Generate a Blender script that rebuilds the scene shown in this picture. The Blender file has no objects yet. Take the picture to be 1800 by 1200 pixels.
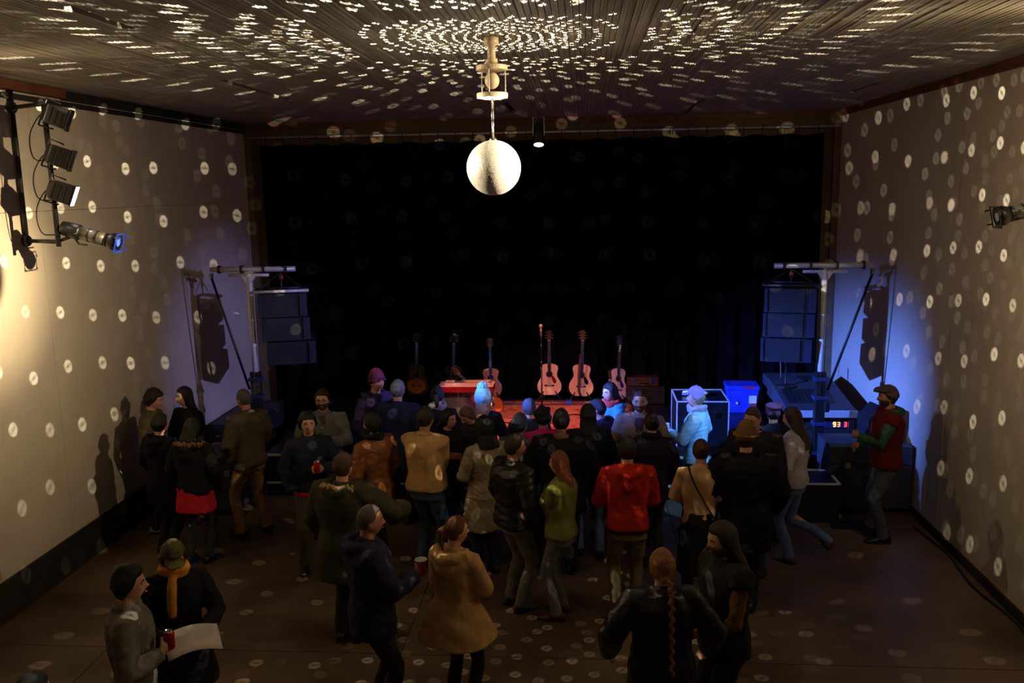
import bpy, math, random
import numpy as np
from mathutils import Matrix, Vector

# ------------------------------------------------------------------ camera
S = bpy.context.scene
COL = S.collection
H = 4.05; F = 1550.0; PITCH, YAW, ROLL = .17311, .08209, -.01757
_fw = np.array([-math.sin(YAW)*math.cos(PITCH), math.cos(YAW)*math.cos(PITCH), -math.sin(PITCH)])
_rt = np.array([math.cos(YAW), math.sin(YAW), 0.]); _up = np.cross(_rt, _fw)
_r2 = math.cos(ROLL)*_rt + math.sin(ROLL)*_up; _u2 = -math.sin(ROLL)*_rt + math.cos(ROLL)*_up
CAM = np.array([0, 0, H])
cd = bpy.data.cameras.new('camera'); cam = bpy.data.objects.new('camera', cd); COL.objects.link(cam)
cam.matrix_world = Matrix([[_r2[i], _u2[i], -_fw[i], CAM[i]] for i in range(3)] + [[0, 0, 0, 1]])
cd.lens = F/1800*36; cd.sensor_width = 36; cd.clip_end = 100
S.camera = cam
def _ray(x, y): return _fw + (x-900)/F*_r2 - (y-600)/F*_u2
def aty(x, y, Y): d = _ray(x, y); return CAM + d*(Y/d[1])
def atz(x, y, Z): d = _ray(x, y); return CAM + d*((Z-H)/d[2])
def atx(x, y, X): d = _ray(x, y); return CAM + d*(X/d[0])

S.view_settings.view_transform = 'Standard'; S.view_settings.look = 'None'
S.view_settings.gamma = 1.0; S.view_settings.exposure = 0.0; S.view_settings.use_curve_mapping = False

# room numbers (metres)
XL, XR, ZC, YB = -5.57, 4.035, 5.15, 14.61
BALL = np.array([-.678, 6.83, 4.198]); BR = .207
PIN_R = np.array([3.80, 6.10, 4.98]); PIN_L = np.array([-5.30, 6.85, 4.98])

S.cycles.max_bounces = 5; S.cycles.diffuse_bounces = 3; S.cycles.glossy_bounces = 2
# ------------------------------------------------------------------ node helpers
class NT:
    def __init__(s, tree): s.t = tree; s.n = tree.nodes; s.l = tree.links
    def node(s, typ, **kw):
        n = s.n.new(typ)
        for k, v in kw.items(): setattr(n, k, v)
        return n
    def put(s, sock, v):
        if isinstance(v, bpy.types.NodeSocket): s.l.new(v, sock)
        else: sock.default_value = v
    def m(s, op, a, b=0.0, c=0.0, clamp=False):
        n = s.node('ShaderNodeMath', operation=op, use_clamp=clamp)
        s.put(n.inputs[0], a); s.put(n.inputs[1], b); s.put(n.inputs[2], c)
        return n.outputs[0]
    def v(s, op, a, b=None, sc=None):
        n = s.node('ShaderNodeVectorMath', operation=op)
        s.put(n.inputs[0], a)
        if b is not None: s.put(n.inputs[1], b)
        if sc is not None: s.put(n.inputs['Scale'], sc)
        return n.outputs['Value'] if op in ('DOT_PRODUCT', 'LENGTH', 'DISTANCE') else n.outputs['Vector']
    def sep(s, a):
        n = s.node('ShaderNodeSeparateXYZ'); s.put(n.inputs[0], a); return n.outputs
    def comb(s, x, y, z):
        n = s.node('ShaderNodeCombineXYZ')
        for i, q in enumerate((x, y, z)): s.put(n.inputs[i], q)
        return n.outputs[0]
    def smooth(s, x, a, b, lo=0.0, hi=1.0):
        n = s.node('ShaderNodeMapRange', interpolation_type='SMOOTHSTEP')
        for k, q in (('Value', x), ('From Min', a), ('From Max', b), ('To Min', lo), ('To Max', hi)): s.put(n.inputs[k], q)
        return n.outputs[0]

# ------------------------------------------------------------------ world and lamps
w = bpy.data.worlds.new('dim_room'); S.world = w; w.use_nodes = True
w.node_tree.nodes['Background'].inputs[0].default_value = (.9, .7, .45, 1)
w.node_tree.nodes['Background'].inputs[1].default_value = .0012

def aim(o, p, q):
    o.location = Vector(p)
    o.rotation_euler = (Vector(q)-Vector(p)).to_track_quat('-Z', 'Y').to_euler()
def spot(name, p, q, watts, col, deg, blend=.4, rad=.04):
    L = bpy.data.lights.new(name, 'SPOT'); L.energy = watts; L.color = col
    L.spot_size = math.radians(deg); L.spot_blend = blend; L.shadow_soft_size = rad
    o = bpy.data.objects.new(name, L); COL.objects.link(o); aim(o, p, q); return o
WARM = (1.0, .77, .47)
BALLC = (1.0, .90, .72)
# two pin spots high on the side walls, aimed at the mirror ball: hot core, soft spill round it
def pinspot(name, p, watts, core=1.0, tail=1.0):
    o = spot(name, p, BALL, watts, WARM, 170, .3, .05)
    L = o.data; L.use_nodes = True; t = NT(L.node_tree)
    em = L.node_tree.nodes['Emission']
    ax = (BALL-np.array(p)); ax /= np.linalg.norm(ax)
    g = t.node('ShaderNodeNewGeometry')
    c = t.v('DOT_PRODUCT', g.outputs['Incoming'], tuple(ax))
    an = t.m('DEGREES', t.m('ARCCOSINE', t.m('MINIMUM', t.m('ABSOLUTE', c), 1.0)))
    k = t.smooth(an, 3.0, 8.0, 1.0*core, 0.0)
    h1 = t.m('MULTIPLY', t.m('EXPONENT', t.m('MULTIPLY', an, -1/5.5)), 1.2*core)
    h2 = t.m('MULTIPLY', t.m('EXPONENT', t.m('MULTIPLY', an, -1/13.0)), .105*tail)
    h3 = .0038*tail
    h4 = t.smooth(an, 62.0, 84.0, 0.0, .06*tail)
    t.put(em.inputs['Strength'], t.m('ADD', t.m('ADD', k, h1), t.m('ADD', h2, t.m('ADD', h3, h4))))
    return o
pinspot('pin_spot_right', PIN_R, 6200, 1.0, .53)
pinspot('pin_spot_left', PIN_L, 3000, 1.0, .42)

# light thrown back by the mirror ball: each tile sends an image of its pin spot into the room.
DEL = .0525
def ball_light(name, ax, src, watts):
    ax = np.array(ax, float); s = src-BALL; s = s/np.linalg.norm(s)
    n0 = ax+s; ln = np.linalg.norm(n0); n0 = ax if ln < .5 else n0/ln     # where on the ball that bundle leaves
    p = BALL + n0*(BR+.035)
    o = spot(name, p, p + ax, watts, BALLC, 116, 0.0, 0.0); s = tuple(s)
    L = o.data; L.use_nodes = True; t = NT(L.node_tree); em = L.node_tree.nodes['Emission']
    g = t.node('ShaderNodeNewGeometry')
    d = t.v('NORMALIZE', g.outputs['Incoming'])
    n = t.v('NORMALIZE', t.v('ADD', d, s)); x, y, z = t.sep(n)
    row = t.m('FLOOR', t.m('ADD', t.m('DIVIDE', t.m('ARCSINE', z), DEL), .5))
    phc = t.m('MULTIPLY', row, DEL)
    N = t.m('MAXIMUM', t.m('ROUND', t.m('MULTIPLY', t.m('COSINE', phc), 2*math.pi/DEL)), 1.0)
    off = t.m('FRACT', t.m('MULTIPLY', t.m('SINE', t.m('MULTIPLY', t.m('ADD', row, 3.7), 12.9898)), 437.58))
    u = t.m('ADD', t.m('MULTIPLY', t.m('ARCTAN2', y, x), t.m('DIVIDE', N, 2*math.pi)), off)
    col = t.m('FLOOR', u)
    wn = t.node('ShaderNodeTexWhiteNoise', noise_dimensions='3D')
    t.put(wn.inputs['Vector'], t.comb(row, t.m('MODULO', t.m('ADD', col, 400.0), N), 2.3))
    jx, jy, jz = t.sep(wn.outputs['Color'])
    lam = t.m('MULTIPLY', t.m('DIVIDE', t.m('SUBTRACT', t.m('ADD', col, t.m('ADD', .37, t.m('MULTIPLY', jx, .26))), off), N), 2*math.pi)
    ph = t.m('ADD', phc, t.m('MULTIPLY', t.m('SUBTRACT', jy, .5), DEL*.24))
    cp = t.m('COSINE', ph)
    nc = t.comb(t.m('MULTIPLY', cp, t.m('COSINE', lam)), t.m('MULTIPLY', cp, t.m('SINE', lam)), t.m('SINE', ph))
    ns = t.v('DOT_PRODUCT', nc, s)
    dc = t.v('SUBTRACT', t.v('SCALE', nc, sc=t.m('MULTIPLY', ns, 2.0)), s)
    e = t.v('SUBTRACT', d, dc)
    cz = t.sep(dc)[2]
    SPOT_R = t.smooth(cz, .10, .75, .0138, .0165)      # nearer surfaces see the tile's own width too
    gain = t.m('MULTIPLY', t.smooth(cz, .05, .35, 1.0, 1.6), t.smooth(cz, -.75, -.15, .32, 1.0))
    r = t.m('DIVIDE', t.v('LENGTH', e), SPOT_R)
    disc = t.smooth(r, .75, 1.0, 1.0, 0.0)
    ring = t.smooth(r, .08, .40, .35, 1.0)
    bar = t.smooth(t.m('ABSOLUTE', t.m('DIVIDE', t.v('DOT_PRODUCT', e, (.45, -.45, .77)), SPOT_R)), .05, .2, .6, 1.0)
    wgt = t.m('MULTIPLY', t.m('POWER', t.m('MAXIMUM', ns, 0.0), 2.3), t.m('MULTIPLY', gain, t.m('ADD', .55, t.m('MULTIPLY', jz, .6))))
    a0, a1, a2 = t.sep(t.v('ABSOLUTE', dc))
    sec = t.m('GREATER_THAN', t.v('DOT_PRODUCT', dc, tuple(ax)), t.m('SUBTRACT', t.m('MAXIMUM', a0, t.m('MAXIMUM', a1, a2)), 1e-4))
    t.put(em.inputs['Strength'], t.m('MULTIPLY', t.m('MULTIPLY', t.m('MULTIPLY', disc, ring), t.m('MULTIPLY', wgt, sec)), bar))
for nm, ax in (('up', (0, 0, 1)), ('down', (0, 0, -1)), ('east', (1, 0, 0)), ('west', (-1, 0, 0)), ('north', (0, 1, 0)), ('south', (0, -1, 0))):
    ball_light('mirror_ball_light_a_'+nm, ax, PIN_R, 1700)
    ball_light('mirror_ball_light_b_'+nm, ax, PIN_L, 2300)

for nm, src in (('right', PIN_R), ('left', PIN_L)):      # weak lamps added beside the ball to brighten the ceiling
    sd = (src-BALL)/np.linalg.norm(src-BALL)
    L = bpy.data.lights.new('added_ball_fill_'+nm, 'POINT'); L.energy = 2.6; L.color = BALLC; L.shadow_soft_size = .06
    o = bpy.data.objects.new('added_ball_fill_'+nm, L); COL.objects.link(o); o.location = Vector(BALL+sd*(BR+.09)+np.array((0, 0, .08)))

BLUE = (.085, .20, 1.0)
# stage lamps (the visible fixtures are built further down at these lenses)
LENS_BLUE_L = aty(214, 431, 8.25)
LENS_WHITE_L = aty(134, 346, 8.15)
LENS_BLUE_R = aty(1752, 377, 7.75)
LENS_CAN = aty(947, 254, 12.2)
bp = spot('blue_profile_left', LENS_BLUE_L+np.array([.04, .02, -.01]), (3.7, 12.75, 1.25), 11500, BLUE, 33, 1.0, .05)
def shutter(o, lo, hi):      # soft top shutter of a profile lamp: nothing goes out above this slope
    o.data.use_nodes = True; t = NT(o.data.node_tree); em = o.data.node_tree.nodes['Emission']
    g = t.node('ShaderNodeNewGeometry'); x, y, z = t.sep(g.outputs['Incoming'])
    t.put(em.inputs['Strength'], t.smooth(z, lo, hi, 1.0, 0.0))
shutter(bp, -.26, -.04)
spot('blue_profile_right', LENS_BLUE_R, (-3.5, 12.0, 1.9), 3000, (.36, .34, 1.0), 26, 1.0, .05)
spot('pink_flood_left', LENS_WHITE_L+np.array([.05, .05, -.02]), (-.2, 13.2, .9), 1150, (1.0, .38, .30), 22, .6, .07)
spot('lavender_flood_right', (3.30, 7.4, 4.6), (-.1, 13.0, .9), 800, (.66, .45, 1.0), 20, .6, .07)
spot('blue_wash_right', (3.30, 7.5, 4.25), (1.35, 10.5, 1.0), 1300, (.14, .40, 1.0), 17, .8, .07)
spot('can_down', LENS_CAN-np.array([0, 0, .03]), (-.60, 12.6, .6), 220, (1.0, .45, .22), 44, .5, .05)
# a weak warm fill light added over the balcony behind the viewer
bl = bpy.data.lights.new('balcony_fill', 'AREA'); bl.energy = 5.5; bl.color = (1, .66, .34); bl.size = 2.5
bo = bpy.data.objects.new('balcony_fill', bl); COL.objects.link(bo); aim(bo, (-.6, .6, 4.9), (-.6, 8, 0))

# ------------------------------------------------------------------ materials
_mats = {}
def mat(name, col, rough=.7, metal=0.0, var=.15, vs=6.0, bump=.0, bs=80.0, emit=0.0, spec=.5, sheen=0.0, stretch=None, trans=0.0, alpha=1.0, coat=0.0):
    key = (name, tuple(col), rough, metal)
    if key in _mats: return _mats[key]
    m = bpy.data.materials.new(name); m.use_nodes = True; t = NT(m.node_tree)
    b = m.node_tree.nodes['Principled BSDF']
    tc = t.node('ShaderNodeTexCoord'); co = tc.outputs['Object']
    if stretch:
        mp = t.node('ShaderNodeMapping'); mp.inputs['Scale'].default_value = stretch
        t.put(mp.inputs['Vector'], co); co = mp.outputs[0]
    nz = t.node('ShaderNodeTexNoise'); nz.inputs['Scale'].default_value = vs; nz.inputs['Detail'].default_value = 5
    t.put(nz.inputs['Vector'], co)
    f = t.smooth(nz.outputs['Fac'], .3, .7, 1-var, 1+var)
    t.put(b.inputs['Base Color'], t.v('SCALE', tuple(col), sc=f))
    b.inputs['Roughness'].default_value = rough; b.inputs['Metallic'].default_value = metal
    b.inputs['Specular IOR Level'].default_value = spec
    if coat: b.inputs['Coat Weight'].default_value = coat; b.inputs['Coat Roughness'].default_value = .15
    if sheen: b.inputs['Sheen Weight'].default_value = sheen
    if trans: b.inputs['Transmission Weight'].default_value = trans
    if emit:
        b.inputs['Emission Color'].default_value = (*col, 1); b.inputs['Emission Strength'].default_value = emit
    if bump:
        n2 = t.node('ShaderNodeTexNoise'); n2.inputs['Scale'].default_value = bs; n2.inputs['Detail'].default_value = 3
        t.put(n2.inputs['Vector'], co)
        bp = t.node('ShaderNodeBump'); bp.inputs['Strength'].default_value = bump; bp.inputs['Distance'].default_value = .01
        t.put(bp.inputs['Height'], n2.outputs['Fac']); t.put(b.inputs['Normal'], bp.outputs[0])
    _mats[key] = m
    return m
def lin(r, g, b):
    return tuple(((c/255)/12.92 if c/255 <= .04045 else ((c/255+.055)/1.055)**2.4) for c in (r, g, b))

# ------------------------------------------------------------------ mesh builder
class MB:
    def __init__(s): s.v = []; s.f = []; s.mi = []; s.cur = 0
    def add(s, V, Fs):
        o = len(s.v); s.v += [tuple(map(float, p)) for p in V]
        s.f += [tuple(o+i for i in q) for q in Fs]; s.mi += [s.cur]*len(Fs); return s
    def box(s, c, d, R=None):
        x, y, z = [q/2 for q in d]
        V = np.array([(i, j, k) for k in (-z, z) for j in (-y, y) for i in (-x, x)])
        if R is not None: V = V@np.array(R).T
        return s.add(V+np.array(c), [(0, 2, 3, 1), (4, 5, 7, 6), (0, 1, 5, 4), (2, 6, 7, 3), (0, 4, 6, 2), (1, 3, 7, 5)])
    def loft(s, rings, cap=True):
        n = len(rings[0]); V = [p for r in rings for p in r]; Fs = []
        for i in range(len(rings)-1):
            for j in range(n):
                k = (j+1) % n; Fs.append((i*n+j, i*n+k, (i+1)*n+k, (i+1)*n+j))
        if cap: Fs.append(tuple(range(n-1, -1, -1))); Fs.append(tuple((len(rings)-1)*n+j for j in range(n)))
        return s.add(V, Fs)
    def tube(s, pts, rad, n=10, up=None, flat=1.0, cap=True):
        P = [np.array(p, float) for p in pts]
        if not hasattr(rad, '__len__'): rad = [rad]*len(P)
        rings = []; nrm = None
        for i, p in enumerate(P):
            t = (P[min(i+1, len(P)-1)]-P[max(i-1, 0)]); t /= (np.linalg.norm(t)+1e-12)
            if nrm is None:
                a = np.array(up if up is not None else ((0, 0, 1) if abs(t[2]) < .9 else (1, 0, 0)), float)
                nrm = a - t*(a@t)
            else: nrm = nrm - t*(nrm@t)
            nrm /= (np.linalg.norm(nrm)+1e-12); bi = np.cross(t, nrm)
            rings.append([p + rad[i]*(math.cos(q)*nrm*flat + math.sin(q)*bi) for q in np.linspace(0, 2*math.pi, n, endpoint=False)])
        return s.loft(rings, cap)
    def ell(s, c, r, nu=16, nv=10, R=None):
        rings = []
        for i in range(nv+1):
            v = -math.pi/2 + math.pi*(i+.02 if i == 0 else (i-.02 if i == nv else i))/nv
            q = np.array([(r[0]*math.cos(v)*math.cos(u), r[1]*math.cos(v)*math.sin(u), r[2]*math.sin(v)) for u in np.linspace(0, 2*math.pi, nu, endpoint=False)])
            if R is not None: q = q@np.array(R).T
            rings.append(q+np.array(c))
        return s.loft(rings)
    def lathe(s, prof, n=24, c=(0, 0, 0), R=None, cap=True):
        rings = []
        for r, z in prof:
            q = np.array([(r*math.cos(u), r*math.sin(u), z) for u in np.linspace(0, 2*math.pi, n, endpoint=False)])
            if R is not None: q = q@np.array(R).T
            rings.append(q+np.array(c))
        return s.loft(rings, cap)
    def prism(s, poly, y0, y1, M=None):
        n = len(poly)
        V = np.array([(x, y0, z) for x, z in poly]+[(x, y1, z) for x, z in poly])
        if M is not None: V = V@np.array(M).T
        return s.add(V, [tuple(range(n)), tuple(range(2*n-1, n-1, -1))]+[(i, i+n, (i+1) % n+n, (i+1) % n) for i in range(n)])
    def mesh(s, name):
        me = bpy.data.meshes.new(name); me.from_pydata(s.v, [], s.f); me.update(); return me
    def build(s, name, m, parent=None, smooth=False, bevel=0.0, mats=None):
        me = s.mesh(name)
        for q in (mats or [m]): me.materials.append(q)
        if mats: me.polygons.foreach_set('material_index', s.mi)
        if smooth: me.polygons.foreach_set('use_smooth', [True]*len(me.polygons))
        o = bpy.data.objects.new(name, me); COL.objects.link(o)
        if parent is not None: o.parent = parent
        if bevel:
            b = o.modifiers.new('edge', 'BEVEL'); b.width = bevel; b.segments = 2; b.limit_method = 'ANGLE'
        return o
def rotz(a): c, q = math.cos(a), math.sin(a); return np.array([(c, -q, 0), (q, c, 0), (0, 0, 1)])
def rotx(a): c, q = math.cos(a), math.sin(a); return np.array([(1, 0, 0), (0, c, -q), (0, q, c)])
def roty(a): c, q = math.cos(a), math.sin(a); return np.array([(c, 0, q), (0, 1, 0), (-q, 0, c)])
def zto(d):
    d = np.array(d, float); d /= np.linalg.norm(d)
    a = np.array((0, 0, 1.) if abs(d[2]) < .95 else (1., 0, 0)); x = np.cross(a, d); x /= np.linalg.norm(x)
    return np.array([x, np.cross(d, x), d]).T
def tag(o, label=None, cat=None, group=None, kind=None):
    if label: o['label'] = label
    if cat: o['category'] = cat
    if group: o['group'] = group
    if kind: o['kind'] = kind
    return o
def empty(name, loc=(0, 0, 0), rz=0.0, **kw):
    o = bpy.data.objects.new(name, None); COL.objects.link(o); o.location = Vector(loc); o.rotation_euler = (0, 0, rz)
    o.empty_display_size = .1
    return tag(o, **kw)
def copy_tree(o, parent=None):
    c = o.copy(); COL.objects.link(c); c.parent = parent
    for ch in list(o.children): copy_tree(ch, c)
    return c
def shared(name, me, parent, loc, rot=None):
    o = bpy.data.objects.new(name, me); COL.objects.link(o); o.parent = parent; o.location = Vector(loc)
    if rot is not None: o.rotation_euler = rot
    return o
rnd = random.Random(4)
def flow(pts, k=3):
    P_ = [np.array(p, float) for p in pts]
    for _ in range(k):
        q = [P_[0]]
        for a, b in zip(P_[:-1], P_[1:]): q += [a*.75+b*.25, a*.25+b*.75]
        P_ = q+[P_[-1]]
    return P_

# ------------------------------------------------------------------ room shell
M_wall = mat('painted_wallboard', lin(192, 180, 160), .85, var=.05, vs=1.3, bump=.15, bs=60)
M_back = mat('brown_plaster', lin(112, 94, 66), .85, var=.15, vs=2)
M_ceil = mat('grey_ceiling_board', lin(158, 150, 132), .5, var=.2, vs=2.5, stretch=(6, .5, 1), bump=.1)
M_conc = mat('stained_concrete', lin(92, 74, 54), .5, var=.38, vs=1.1, bump=.12, bs=25)
M_dark = mat('dark_painted_wood', lin(38, 34, 30), .6, var=.2)
M_brown = mat('stained_brown_wood', lin(104, 58, 30), .55, var=.3, vs=4, stretch=(4, .5, 4))
M_black = mat('black_metal', lin(24, 24, 25), .45, var=.1)
M_blackrough = mat('black_matte', lin(20, 20, 21), .8, var=.15)
M_alu = mat('aluminium', lin(206, 206, 210), .45, .35, var=.08, vs=20)
M_steel = mat('chrome', lin(215, 215, 220), .15, 1.0, var=.05)
M_white = mat('white_enamel', lin(226, 222, 214), .5, var=.05)
M_rubber = mat('rubber_black', lin(14, 14, 15), .85)

# floor slabs with joints
fl = empty('floor', kind='structure')
MB().box((-.77, 6.3, -.10), (9.8, 17.2, .1)).build('subfloor', M_blackrough, fl)
ys = [-2.2, .9, 4.0, 7.1, 10.2, 13.3, 14.75]; xs = [XL-.05, -4.3, -1.62, 1.06, XR+.05]
for i in range(len(xs)-1):
    for j in range(len(ys)-1):
        a = .004
        MB().box(((xs[i]+xs[i+1])/2, (ys[j]+ys[j+1])/2, -.025), (xs[i+1]-xs[i]-2*a, ys[j+1]-ys[j]-2*a, .05)).build('slab', M_conc, fl)

# ceiling: narrow boards running towards the stage
ce = empty('ceiling', kind='structure')
MB().box((-.77, 6.3, ZC+.10), (9.8, 17.2, .1)).build('backing', M_blackrough, ce)
PW = .0440
npl = int(round((XR-XL)/PW)); PW = (XR-XL)/npl
gaps = {}
for (xa, ya), (xb, yb) in (((85, 12), (250, 50)), ((390, 141), (512, 177)), ((1682, 88), (1800, 62)), ((1195, 200), (1245, 175)), ((1490, 163), (1545, 145)), ((885, 180), (905, 200))):
    p, q = atz(xa, ya, ZC), atz(xb, yb, ZC)
    i = int(((p[0]+q[0])/2-XL)/PW); gaps[i] = gaps[i+1] = tuple(sorted((p[1], q[1])))
for i in range(npl):
    x = XL+(i+.5)*PW; segs = []
    y = -2.2; lo = gaps.get(i)
    segs = [(-2.2, 14.7)] if not lo else [(-2.2, lo[0]), (lo[1], 14.7)]
    dz = rnd.uniform(-.002, .002)
    for (a, b) in segs:
        m = MB()
        m.prism([(x-PW/2+.0015, ZC+.05), (x-PW/2+.0015, ZC+.006+dz), (x-PW/2+.006, ZC+dz), (x+PW/2-.006, ZC+dz), (x+PW/2-.0015, ZC+.006+dz), (x+PW/2-.0015, ZC+.05)], a, b)
        m.build('plank', M_ceil, ce)

def wall_panels(name, X, joints, side, zs=(0, 2.55, 5.16)):
    w_ = empty(name, kind='structure')
    MB().box((X+side*.13, 6.2, 2.55), (.1, 17.0, 5.4)).build('studs', M_blackrough, w_)
    for i in range(len(joints)-1):
        for k in range(len(zs)-1):
            a, b = joints[i], joints[i+1]; g = .004; off = rnd.uniform(0, .006)
            MB().box((X+side*(.04+off), (a+b)/2, (zs[k]+zs[k+1])/2), (.08, b-a-g, zs[k+1]-zs[k]-g)).build('panel', M_wall, w_)
    return w_
wall_panels('wall_left', XL, [-2.2, .2, 2.64, 5.08, 7.52, 8.74, 11.3, 12.5, 14.7], -1, (0, 3.89, 5.16))
wall_panels('wall_right', XR, [-2.2, .2, 2.64, 5.08, 7.52, 9.96, 11.36, 12.28, 13.5, 14.7], 1, (0, 5.16))
wb = empty('wall_back', kind='structure')
MB().box((-.77, YB+.06, 2.6), (9.7, .12, 5.3)).build('panel', M_back, wb)
wr = MB().box((-.77, -2.25, 2.6), (9.7, .12, 5.3)).build('wall_front', M_wall); wr['kind'] = 'structure'
o = MB().box((XL+.012, 6.2, .20), (.024, 16.8, .40)).build('baseboard_left', M_dark, bevel=.004); o['kind'] = 'structure'
o = MB().box((XR-.015, 6.2, .05), (.03, 16.8, .10)).build('baseboard_right', M_dark, bevel=.004); o['kind'] = 'structure'
# brown cornice boards, some missing
def trim(name, x, y0, y1, z, h=.12, t=.03, m=M_brown):
    o = MB().box((x, (y0+y1)/2, z), (t, y1-y0, h)).build(name, m, bevel=.003); o['kind'] = 'structure'
trim('trim_1', XL+.045, -2, 9.3, ZC-.045, .09, .09)
trim('trim_2', XL+.02, 9.32, 14.5, ZC-.05, .10, .04, M_dark)
trim('trim_3', XL+.014, -2, 14.5, ZC-.14, .055, .028, M_dark)
trim('trim_4', XR-.02, -2, 10.9, ZC-.045, .09, .04)
trim('trim_5', XR-.02, 10.92, 14.5, ZC-.045, .09, .04)
o = MB().box((-.77, YB-.03, ZC-.05), (9.5, .05, .10)).build('trim_6', M_brown, bevel=.003); o['kind'] = 'structure'
o = MB().box((-.77, YB-.02, ZC-.25), (9.5, .03, .03)).build('trim_7', M_brown, bevel=.003); o['kind'] = 'structure'
for nm, x in (('trim_8', XL+.05), ('trim_9', XR-.05)):
    o = MB().box((x, YB-.06, 2.57), (.10, .10, 5.1)).build(nm, M_back, bevel=.004); o['kind'] = 'structure'

# ------------------------------------------------------------------ stage
DZ = .60; SF = 11.05
M_deck = mat('black_stage_deck', lin(30, 30, 33), .35, var=.35, vs=5, bump=.1)
M_fascia = mat('dark_blue_black_fascia', lin(20, 22, 28), .6)
st = empty('stage', (-.75, SF, 0), label='low black stage platform across the back of the room', cat='stage')
sx = [-3.5, -2.1, -.7, .7, 2.1, 3.5]
for i in range(5):
    for (a, b) in ((0, 1.75), (1.75, 3.18)):
        MB().box(((sx[i]+sx[i+1])/2, (a+b)/2, DZ-.03), (1.4-.006, b-a-.006, .06)).build('deck_panel', M_deck, st)
    MB().box(((sx[i]+sx[i+1])/2, .045, .27), (1.4-.008, .02, .52)).build('fascia_panel', M_fascia, st)
MB().box((0, -.004, DZ-.012), (7.0, .02, .03)).build('edge_strip', M_alu, st)
MB().box((0, -.0, .20), (7.0, .02, .025)).build('edge_strip', M_alu, st)
for x in sx:
    MB().box((x*.99, .12, .27), (.06, .06, .54)).build('leg', M_black, st)
    MB().box((x*.99, 3.05, .27), (.06, .06, .54)).build('leg', M_black, st)
# orange wooden steps leaning in front of the stage
M_owood = mat('orange_plywood', lin(216, 120, 48), .55, var=.2, vs=5, stretch=(1, 6, 6))
for k, (px, py, lab) in enumerate(((706, 899, 'narrow orange plywood box standing against the stage front'), (815, 899, 'wide orange plywood box at the stage front behind the tan coat'))):
    p = aty(px, py, 10.85); wd = .14 if k == 0 else .30
    b = empty('plywood_box', (p[0], 10.85, 0), label=lab, cat='box')
    hz = p[2]
    for s_ in (-1, 1): MB().box((s_*(wd/2-.009), 0, hz/2), (.018, .28, hz)).build('side_panel', M_owood, b)
    MB().box((0, 0, hz+.009), (wd, .30, .018)).build('lid', M_owood, b)
    MB().box((0, -.13, hz/2), (wd-.036, .018, hz)).build('front_panel', M_owood, b)

# curtain with folds
def curtain():
    x0, x1 = aty(457, 252, 14.43)[0], aty(1449, 235, 14.43)[0]
    nx, nz = 420, 26; m = MB(); V = []; X = np.linspace(x0, x1, nx)
    r = np.random.RandomState(3); ph = np.cumsum(r.uniform(.6, 1.5, nx))*.16
    for k in range(nz):
        s = k/(nz-1); z = .03+(4.80-.03)*s
        sag = .03*np.sin((X-x0)*6.3)**2*(s**8)
        y = 14.43+.045*np.sin(ph*2.3)*(1.15-.5*s)+.03*np.sin(X*3.1+1.3*s)+.015*np.sin(ph*5.1+2*s)
        for i in range(nx): V.append((X[i], y[i], z-sag[i]))
    Fq = [(k*nx+i, k*nx+i+1, (k+1)*nx+i+1, (k+1)*nx+i) for k in range(nz-1) for i in range(nx-1)]
    m.add(V, Fq)
    o = m.build('stage_curtain', mat('black_velvet', lin(9, 9, 13), .95, var=.2, spec=.05), smooth=True)
    so = o.modifiers.new('cloth', 'SOLIDIFY'); so.thickness = .006
    tag(o, 'tall black folded curtain covering the back wall behind the stage', 'curtain')
    p = empty('curtain_pipe', (0, 14.43, 4.90), label='thin steel pipe with ties carrying the black curtain', cat='pipe')
    MB().tube([(x0-.25, 0, .02), (x1+.25, 0, .0)], .018, 10).build('pipe', M_alu, p, True)
    for x in np.linspace(x0+.1, x1-.1, 32):
        MB().tube([(x, -.022, .03), (x, -.024, -.06), (x+.01, -.005, -.13)], .006, 5).build('tie', M_blackrough, p)
    for x in (x0+.9, -.7, x1-.9):
        MB().box((x, .12, .03), (.03, .26, .03)).build('bracket', M_black, p)
curtain()

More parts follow.
